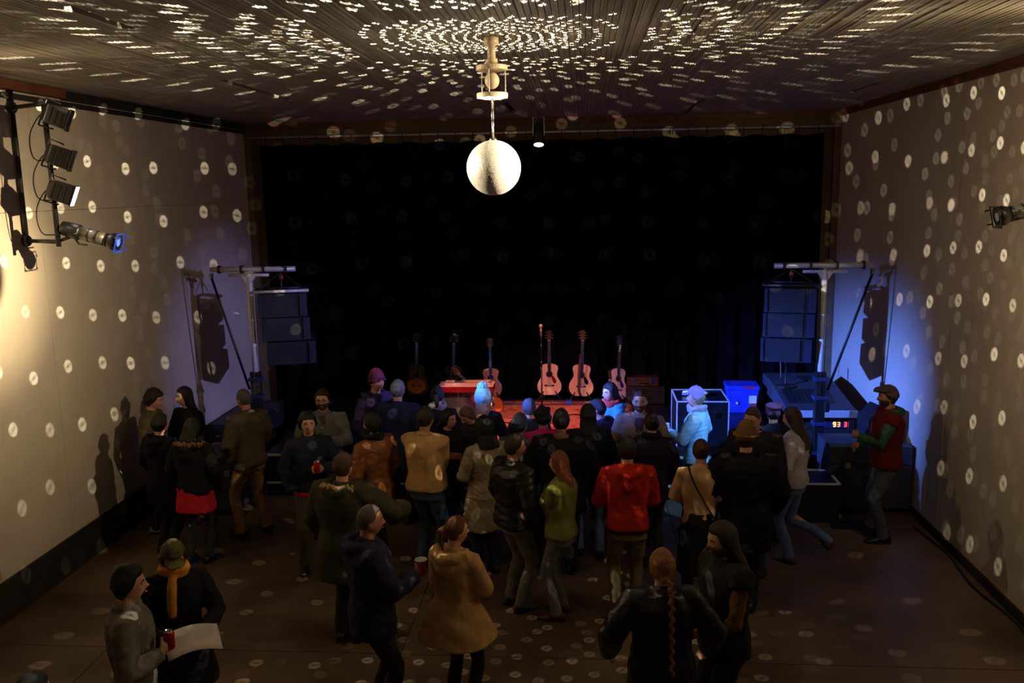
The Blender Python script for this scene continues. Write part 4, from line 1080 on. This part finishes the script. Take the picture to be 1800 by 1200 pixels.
    # ---- top garment
    if top:
        Mt = cloth(top, trough, 'garment_'+tname, spec=.5 if trough < .6 else .25)
        T = MB(); T.loft(trings(off, hem, 1.47, flare))
        for (a, e, w_), nm in zip(arms, (la, ra)):
            ar = [.066+off*.8, .062+off*.7, .056+off*.6, .050+off*.55, .042+off*.5]
            d = (w_-e)/np.linalg.norm(w_-e); inn = up((a[0]*.55, -.01, 1.40))
            if vest is None: T.tube([inn, a, (a+e)/2, e, (e+w_)/2, w_-d*.0], [v_*(bw**.5)*(.9 if female else 1) for v_ in [ar[0]]+ar], 14)
            else: T.tube([inn, a, a*.8+e*.2], [ar[0]*1.03, ar[0]*1.03, ar[0]*.95], 14)
        if collar is None or collar: T.tube([up((0, -.018, 1.44)), up((0, -.014, 1.475)), up((0, -.006, 1.505))], [.088, .078, .074], 16)
        if hood == 'down' and vest is None:
            T.tube([up((-.10, .03, 1.475)), up((-.135, -.055, 1.475)), up((-.085, -.135, 1.455)), up((0, -.155, 1.43)), up((.085, -.135, 1.455)), up((.135, -.055, 1.475)), up((.10, .03, 1.475))], [.025, .042, .050, .056, .050, .042, .025], 12)
            T.ell(up((0, -.15, 1.36)), (.10, .045, .09), 14, 8)
        tobj = grow(T, tname, Mt, E_, .0140, 2, .0085 if trough > .6 else .0095, sd+9)
        if vest is not None:
            V_ = MB()
            for (a, e, w_) in arms:
                d = (w_-e)/np.linalg.norm(w_-e); V_.tube([a*.95+e*.05, (a+e)/2, e, (e+w_)/2, w_], [.064, .060, .054, .050, .044], 14)
            if hood: V_.tube([up((-.09, .02, 1.48)), up((-.12, -.06, 1.48)), up((0, -.12, 1.465)), up((.12, -.06, 1.48)), up((.09, .02, 1.48))], [.03, .04, .05, .04, .03], 12)
            grow(V_, 'sleeves', cloth(vest, .85, 'sleeve_cloth'), E_, .0140, 2, .008, sd+3)
        if hemband: 
            hb = MB(); hb.loft(trings(off*.75+.004, hemband[1], hem+.03)); grow(hb, 'hem', cloth(hemband[0], .85, 'hem_cloth'), E_, .0150, 2, .002, sd)
        if fur:
            fm = MB(); r = np.random.RandomState(sd)
            for k in np.linspace(-2.35, 2.35, 44):
                c0 = up((.155*math.sin(k), -.035-.125*math.cos(k), 1.465+.02*math.cos(k)))
                for j in range(4): fm.ell(c0+r.normal(size=3)*.011, (.019, .017, .021), 6, 4)
            fm.build('fur_trim', mat('fur', lin(*fur), .95, bump=.8, bs=180), E_, True)
        if shirt:     # open front with shirt showing
            s2 = MB()
            for zz in range(1):
                ring = []
                for z, wv_ in ((1.00, .045), (1.10, .05), (1.25, .055), (1.38, .058), (1.46, .045)):
                    Tn = np.array(TORSO); dd = np.interp(z, Tn[:, 0], Tn[:, 2])*(bw**1.2)+off+.001; yo = np.interp(z, Tn[:, 0], Tn[:, 3])
                    ring.append([up((x_, yo+dd*y_, z)) for x_, y_ in ((-wv_, .93), (-wv_*.6, 1.02), (0, 1.05), (wv_*.6, 1.02), (wv_, .93), (0, .7))])
                s2.loft(ring)
            s2.build('shirt_front', cloth(shirt, .85, 'shirt_cloth'), E_, True)
            for i in range(4): MB().ell(up((0, .125*(bw**1.2)+off+.002, 1.08+.085*i)), (.006, .004, .006), 8, 5).build('button', M_white, E_)
        if collar:
            cm = MB()
            pts = [up((.066*math.sin(k), -.012-.070*math.cos(k)*-1, 1.475+.018*math.cos(k+math.pi))) for k in np.linspace(.5, 2*np.pi-.5, 16)]
            cm.tube(pts, [.016]*16, 8, up=(0, 0, 1), flat=1.9); cm.build('collar', cloth(collar, .85, 'collar_cloth'), E_, True)
        if quilt:
            for z in np.arange(hem+.06, 1.36, .075):
                R_ = trings(off+.004+flare*max(0, 1.05-z), z-.002, z+.002); pts = [tuple(p_) for p_ in R_[0]]; MB().tube(pts+[pts[0]], .0035, 5).build('seam', Mt, tobj)
    if scarf:
        sm = MB(); r = np.random.RandomState(sd)
        for k in range(2): sm.tube([up(((.080+.008*k)*math.sin(a_), .0+(.092+.006*k)*math.cos(a_), 1.492+.024*k+.012*math.sin(2*a_+k))) for a_ in np.linspace(0, 2*np.pi, 18)], .028, 10)
        if not scarf[1:] or scarf[1] > 0: sm.tube([up((.02, .10, 1.48)), up((.035, .150, 1.42)), up((.045, .165, 1.32)), up((.05, .16, 1.20))], [.028, .034, .036, .030], 10)
        grow(sm, 'scarf', cloth(scarf[0], .9, 'scarf_wool'), E_, .0115, 1, .004, sd)
    if strap:
        a_ = [up((-.115, .09, 1.40)), up((-.12, .03, 1.475)), up((-.115, -.06, 1.475)), up((-.09, -.135, 1.40)), up((-.03, -.166, 1.28)), up((.05, -.158, 1.13)), up((.13, -.150, 1.0)), up((.20, -.10, .92))]
        MB().tube(a_, .012, 8, up=(0, 1, 0), flat=.35).build('bag_strap', cloth(strap, .7, 'strap'), E_, True)
    if patch: MB().box(up((-.09, (.118*bw**1.2)+off+.004, 1.27)), (.05, .008, .035)).build('chest_patch', cloth(patch, .8, 'patch'), E_)
    # world position of a hand for held things
    out = []
    M_ = rotz(-math.radians(face))*sc
    for (a, e, w_) in arms:
        d = (w_-e)/np.linalg.norm(w_-e)
        out.append((q*np.array((1, 1, 0))+M_@(w_+d*.085), M_@d/sc))
    return E_, out
_pid = 0

def can(label, hand, col=(190, 20, 22), up_=.02, group='red drinks cans held by people'):
    p = hand[0]
    o = empty('drinks_can', p+np.array((0, 0, -.045+up_)), label=label, cat='can', group=group)
    MB().lathe([(.026, .0), (.033, .008), (.033, .105), (.027, .118)], 20).build('body', mat('can_paint', lin(*col), .3, .3), o, True)
    MB().lathe([(.027, .118), (.025, .122), (.023, .119), (.001, .119)], 20).build('lid', M_steel, o)
    MB().box((0, -.006, .123), (.010, .02, .002)).build('pull_tab', M_steel, o)
    return o
def cup(label, hand, col=(170, 24, 22)):
    p = hand[0]
    o = empty('paper_cup', p+np.array((0, 0, -.04)), label=label, cat='cup')
    MB().lathe([(.030, 0), (.030, .004), (.045, .12), (.042, .12), (.028, .008)], 20, cap=False).build('wall', mat('cup_plastic', lin(*col), .4), o, True)
    MB().lathe([(.047, .118), (.047, .124), (.043, .124)], 20).build('rim', M_white, o)
    return o

A = {}
def P(key, *a, **k): A[key] = person(*a, **k)
# --- front row
P(1, 'man in grey plaid shirt holding a red can, nearest the left wall', (218, 995), 1.76, 66, top=(118, 112, 100), tname='plaid_shirt', hair='thick', hcol=(20, 15, 13), la='down', ra=(.17, .17, 1.22), hem=.80, pants=(30, 32, 38), fine=True, off=.024, collar=(120, 114, 102))
can('red drinks can held by the man in plaid', A[1][1][1])
P(2, 'person in olive cap and yellow scarf reading a white paper', (300, 942), 1.69, 148, top=(24, 22, 24), tname='coat', hair='bob', hcol=(70, 44, 24), hat=('cap', (92, 88, 40)), scarf=((214, 140, 36),), la='read', ra='read', hem=.62, flare=.16, hp=-22, fine=True, female=True, off=.03, pants=(44, 52, 50))
P(14, 'grey haired man in dark purple hooded jacket holding a red cup', (645, 888), 1.76, 68, top=(44, 38, 66), tname='jacket', hair='crop', hcol=(96, 86, 76), skin='tan', la='pocket', ra='chest', hood='down', hem=.78, off=.045, build=1.08, pants=(34, 32, 32), fine=True)
cup('red plastic cup held by the man in purple jacket', A[14][1][1])
P(23, 'woman in long flared tan hooded coat with her back turned', (798, 908), 1.62, 28, top=(200, 158, 106), tname='coat', hair='pony', hcol=(104, 60, 36), la='waist', ra='waist', hood='down', hem=.72, flare=.40, off=.045, hy=30, pants=(20, 20, 24), fine=True, female=True, pname='leggings')
P(42, 'person with long braid in black leather jacket seen from behind', (1165, 968), 1.70, -6, top=(22, 21, 22), trough=.33, tname='leather_jacket', hair='braid', hcol=(150, 96, 50), la='side', ra='side', hem=.70, off=.045, build=1.04, pants=(26, 25, 26), fine=True, flare=.05)
P(41, 'bearded man with long dark hair in brown sleeved vest', (1278, 916), 1.78, -112, top=(36, 34, 32), tname='vest', vest=(112, 70, 36), hair='long', hcol=(42, 28, 20), beard=.014, la='waist', ra='pocket', hem=.82, off=.035, hp=-8, hy=6, pants=(22, 22, 24), fine=True)
P(43, 'black haired person cut off at the bottom left corner', (48, 1190), 1.70, 20, top=(30, 30, 34), hair='short', hcol=(14, 12, 12))
# --- left group
P(3, 'dark haired man in olive jacket leaning at the left wall', (263, 684), 1.76, 82, top=(96, 88, 62), tname='jacket', hair='curly', hcol=(16, 14, 13), la='pocket', ra='pocket', hem=.84, pants=(36, 40, 46), shoes=(200, 196, 190), hp=-12)
P(4, 'person in black hooded coat between the wall man and the red skirt', (278, 728), 1.63, 24, top=(16, 16, 18), tname='coat', hair='thick', hcol=(12, 11, 11), la='pocket', ra='pocket', hem=.66, off=.04, flare=.06, pants=(24, 24, 26), hood='down')
P(5, 'woman with long black hair facing sideways in black jacket', (325, 680), 1.71, -150, top=(18, 17, 18), tname='jacket', hair='long', hcol=(16, 12, 11), la='pocket', ra='waist', hem=.82, off=.03, pants=(40, 46, 66), female=True, hy=18, shoes=(120, 70, 56))
P(6, 'girl in red skirt and black fur hooded jacket', (333, 737), 1.63, 4, top=(20, 19, 20), tname='jacket', hair='bob', hcol=(18, 14, 12), la='pocket', ra='pocket', hem=.86, off=.05, fur=(128, 92, 60), hood='down', skirt=((196, 18, 30), .66, .12), pants=(44, 44, 46), pname='tights', female=True, hp=-8, hemband=((60, 58, 50), .855))
P(7, 'grey haired man in brown jacket and khaki trousers facing the left wall', (430, 684), 1.78, -58, top=(82, 72, 56), tname='jacket', hair='crop', hcol=(84, 80, 84), skin='tan', la='pocket', ra='pocket', hem=.84, off=.035, pants=(150, 116, 74), collar=(190, 190, 214), build=1.05, hp=-6, stance=.15)
P(8, 'curly haired young man in navy jacket over a red shirt', (540, 724), 1.74, 158, top=(30, 36, 52), tname='jacket', hair='curly', hcol=(20, 16, 14), la='chest', ra='pocket', hem=.90, pants=(70, 64, 54), hemband=((206, 30, 30), .85), patch=(90, 96, 120), build=.98)
can('red drinks can held by the young man in navy', A[8][1][0], (214, 40, 30))
P(9, 'bearded man in glasses with open grey jacket holding a can', (566, 684), 1.77, 172, top=(98, 100, 98), tname='jacket', hair='short', hcol=(44, 30, 22), beard=.010, glasses=True, la='chest', ra='pocket', hem=.84, shirt=(70, 44, 48), off=.03, build=1.06, pants=(40, 44, 56))
can('red drinks can held by the man in glasses', A[9][1][0])
P(10, 'bearded man in brown leather coat with dark scarf facing left', (655, 726), 1.73, -55, top=(140, 84, 40), trough=.5, tname='leather_coat', hair='thick', hcol=(20, 15, 13), beard=.010, la='pocket', ra='pocket', hem=.66, off=.035, scarf=((20, 18, 20), 0), pants=(26, 26, 30), hy=-15)
P(11, 'man in purple beanie and hoodie with pale lit face', (660, 652), 1.85, 128, top=(64, 52, 92), tname='hoodie', hair='crop', hcol=(60, 40, 36), hat=('beanie', (96, 40, 72)), la='pocket', ra='pocket', hem=.86, hood='down', off=.03, pants=(34, 36, 46))
P(12, 'grey haired person in navy coat facing the stage beside the beanie man', (698, 668), 1.80, 6, top=(36, 42, 78), tname='coat', hair='short', hcol=(120, 124, 130), la='pocket', ra='pocket', hem=.72, off=.04, build=1.06, pants=(26, 26, 32))
P(13, 'broad man in olive parka with pale fur collar seen from behind', (600, 797), 1.77, 14, top=(64, 62, 44), tname='parka', hair='short', hcol=(70, 46, 30), la='pocket', ra=(.40, .26, 1.20), hem=.62, off=.06, flare=.06, build=1.12, hood='down', fur=(186, 160, 116), pants=(24, 26, 24), fine=True)
P(15, 'man in light tan jacket and blue jeans seen from behind', (746, 716), 1.80, 24, top=(212, 168, 112), tname='jacket', hair='short', hcol=(44, 32, 24), skin='tan', la='cross', ra='cross2', hem=.90, off=.045, build=1.05, pants=(70, 86, 112), shoes=(36, 32, 30), collar=(206, 164, 112))
P(16, 'woman with dark hair in black coat beside the tan jacket', (786, 719), 1.63, 118, top=(24, 21, 22), tname='coat', hair='bob', hcol=(26, 18, 16), la='pocket', ra='pocket', hem=.70, off=.035, female=True, pants=(22, 22, 26))
P(17, 'person with glossy dark ponytail facing the pedal steel', (768, 678), 1.72, -6, top=(34, 34, 44), tname='jacket', hair='pony', hcol=(34, 32, 44), la='pocket', ra='pocket', hem=.84, off=.03, female=True, scarf=((150, 140, 170), 0))
P(18, 'grey haired person in dark coat bending toward the black hood', (831, 709), 1.60, -140, top=(36, 34, 44), tname='coat', hair='thick', hcol=(112, 92, 82), la='waist', ra='waist', hem=.72, off=.035, hp=-24, lean=.06, pants=(26, 28, 36))
P(19, 'person in pale teal woolly hat in front of the pedal steel', (848, 684), 1.66, 4, top=(40, 36, 44), tname='coat', hair='long', hcol=(190, 150, 110), hat=('pompom', (150, 206, 204)), la='pocket', ra='pocket', hem=.74, off=.035, female=True)
P(20, 'person in black knitted hood and long quilted grey coat', (852, 735), 1.70, -40, top=(156, 138, 112), trough=.5, tname='quilted_coat', hair='none', hat=('hoodup', (16, 15, 16)), la='waist', ra='pocket', hem=.56, flare=.14, off=.04, female=True, quilt=True, pants=(44, 52, 78))
P(21, 'man in black leather jacket and grey jeans facing the reddish haired woman', (902, 763), 1.75, 52, top=(32, 29, 27), trough=.36, tname='leather_jacket', hair='short', hcol=(52, 36, 26), skin='tan', la='pocket', ra='pocket', hem=.86, off=.045, build=1.06, pants=(112, 106, 100), shoes=(60, 44, 38), hy=16, stance=.12)
P(22, 'woman with reddish hair and green sweater, arms crossed', (985, 794), 1.63, -66, top=(124, 128, 58), tname='sweater', hair='long', hcol=(128, 66, 34), la='cross', ra='cross2', hem=.88, off=.03, female=True, build=1.06, pants=(100, 98, 98), shoes=(84, 34, 28))
P(24, 'person in grey-blue backward cap between leather jacket and curly hair', (912, 729), 1.69, 30, top=(74, 78, 96), tname='hoodie', hair='short', hcol=(60, 44, 34), hat=('cap_back', (70, 82, 124)), la='pocket', ra='waist', hem=.86, off=.03)
P(25, 'grey haired person in dark jacket leaning on the stage centre', (930, 701), 1.64, 0, top=(48, 50, 64), tname='jacket', hair='short', hcol=(92, 92, 104), la='waist', ra='waist', hem=.84, off=.03)
P(26, 'woman with black curly hair and magenta jacket near the stage centre', (954, 715), 1.66, -20, top=(206, 46, 120), tname='jacket', hair='curly', hcol=(16, 13, 14), la='waist', ra='waist', hem=.84, off=.035, female=True)
P(27, 'broad man in black coat with tan collar facing the stage', (986, 720), 1.79, 0, top=(20, 19, 23), tname='coat', hair='short', hcol=(16, 13, 13), skin='brown', la='pocket', ra='pocket', hem=.70, off=.05, build=1.16, collar=(150, 104, 76), pants=(24, 24, 28))
P(28, 'woman with long black hair in navy coat and pale blue jeans', (1034, 712), 1.72, -2, top=(24, 24, 40), tname='coat', hair='long', hcol=(14, 12, 16), la='pocket', ra='pocket', hem=.78, off=.045, female=True, build=1.05, pants=(110, 140, 200))
P(29, 'stooping person in dark purple jacket beside the teal jacket', (1064, 702), 1.63, -70, top=(50, 42, 84), tname='jacket', hair='short', hcol=(34, 28, 40), la='pocket', ra='pocket', hem=.80, off=.05, build=1.1, lean=.12)
P(30, 'smiling woman with black bob in teal jacket with red hood lining', (1074, 673), 1.70, -125, top=(60, 130, 150), tname='jacket', hair='bob', hcol=(18, 16, 22), la='waist', ra='pocket', hem=.84, off=.035, female=True, hood='down', scarf=((224, 60, 56), 0))
P(31, 'bearded man in grey tan blazer facing away from the stage', (1125, 686), 1.78, 186, top=(146, 128, 122), tname='blazer', hair='crop', hcol=(52, 40, 38), beard=.008, la='pocket', ra='pocket', hem=.80, off=.035, shirt=(70, 56, 84), build=1.05, pants=(40, 40, 52))
P(32, 'woman with dark pinned-up hair in purple black jacket behind the red hoodie', (1146, 726), 1.68, -8, top=(38, 28, 44), tname='jacket', hair='bun', hcol=(40, 26, 24), la='pocket', ra='pocket', hem=.78, off=.04, female=True, scarf=((22, 17, 18), 0), pants=(44, 44, 52))
P(33, 'dark haired man in red hooded sweatshirt and khaki trousers from behind', (1103, 769), 1.77, -4, top=(186, 38, 24), tname='hoodie', hair='short', hcol=(18, 14, 13), skin='pale', la='waist', ra='waist', hem=.90, off=.035, hood='down', pants=(118, 106, 74), shoes=(120, 40, 30), hemband=((20, 20, 22), .87))
# --- right group
P(34, 'person in lavender cap and pale blue sweater holding a cup', (1226, 681), 1.73, -72, top=(170, 214, 232), tname='sweater', hair='short', hcol=(150, 120, 90), hat=('cap', (158, 126, 214)), la='chest', ra='side', hem=.86, off=.03, pants=(36, 42, 66), scarf=((170, 160, 190), 0))
cup('white cup held by the person in pale blue sweater', A[34][1][0], (226, 226, 230))
P(35, 'slim person with pinned hair in tan sweater and black skirt', (1233, 773), 1.68, 4, top=(214, 172, 126), tname='sweater', hair='bun', hcol=(58, 36, 24), la='waist', ra='down', hem=.90, off=.028, female=True, skirt=((18, 17, 18), .40, .07), pants=(20, 20, 22), strap=(30, 24, 22), pname='leggings')
P(36, 'large man in brown hat and long black coat from behind', (1312, 748), 1.83, 4, top=(16, 15, 16), tname='coat', hair='short', hcol=(40, 30, 24), hat=('hat', (108, 76, 40)), la='pocket', ra='pocket', hem=.62, off=.05, flare=.05, build=1.16, pants=(24, 26, 34))
P(37, 'short haired man in glasses looking down, black jacket and white collar', (1328, 712), 1.80, -150, top=(38, 33, 37), tname='jacket', hair='crop', hcol=(74, 56, 44), glasses=True, la='down', ra='down', hem=.80, off=.04, shirt=(200, 196, 204), collar=(210, 206, 214), hp=-14, hy=10, pants=(70, 90, 136), build=1.08)
P(38, 'person in purple beret behind the man in glasses', (1360, 709), 1.61, -10, top=(34, 36, 50), tname='jacket', hair='short', hcol=(34, 26, 30), hat=('beret', (116, 62, 96)), la='pocket', ra='pocket', hem=.82, off=.03, glasses=True)
wl = [((-.085, 0, .90), (-.11, .10, .50), (-.11, -.02, .085), .1, 0.0), ((.085, 0, .90), (.10, .03, .48), (.12, -.40, .26), .1, -.95)]
P(39, 'woman in pale lavender jacket and blue jeans walking with a raised heel', (1399, 716), 1.70, -58, top=(190, 186, 214), tname='jacket', hair='long', hcol=(64, 44, 44), la='pocket', ra='pocket', hem=.88, off=.035, female=True, pants=(92, 116, 180), legs=wl, shoes=(96, 70, 56), hp=-10)
P(40, 'man in flat cap, red vest and green hoodie by the right wall', (1565, 678), 1.80, -84, top=(98, 20, 24), tname='vest', vest=(40, 78, 62), hair='short', hcol=(44, 34, 30), hat=('flatcap', (84, 72, 84)), beard=.005, hood='down', skin='tan', la='chest', ra='waist', hem=.86, off=.04, pants=(70, 76, 88), build=1.05)
finish_people()
# sheet of paper in the reader's hands
hl, hr = A[2][1]
c0 = (hl[0]+hr[0])/2+np.array((.09, -.07, .05))
o = empty('paper_sheet', c0, .55, label='folded white paper held by the person in yellow scarf', cat='paper')
V = []; n_ = 9
for j in range(6):
    for i in range(n_): x = (i/(n_-1)-.5)*.34; V.append((x, (j/5-.5)*.22, .035*math.cos(x*9)+.35*(j/5-.5)*.22))
pg = MB().add(V, [(j*n_+i, j*n_+i+1, (j+1)*n_+i+1, (j+1)*n_+i) for j in range(5) for i in range(n_-1)]).build('page', mat('newsprint', lin(226, 216, 206), .8), o, True)
pg.modifiers.new('t', 'SOLIDIFY').thickness = .002
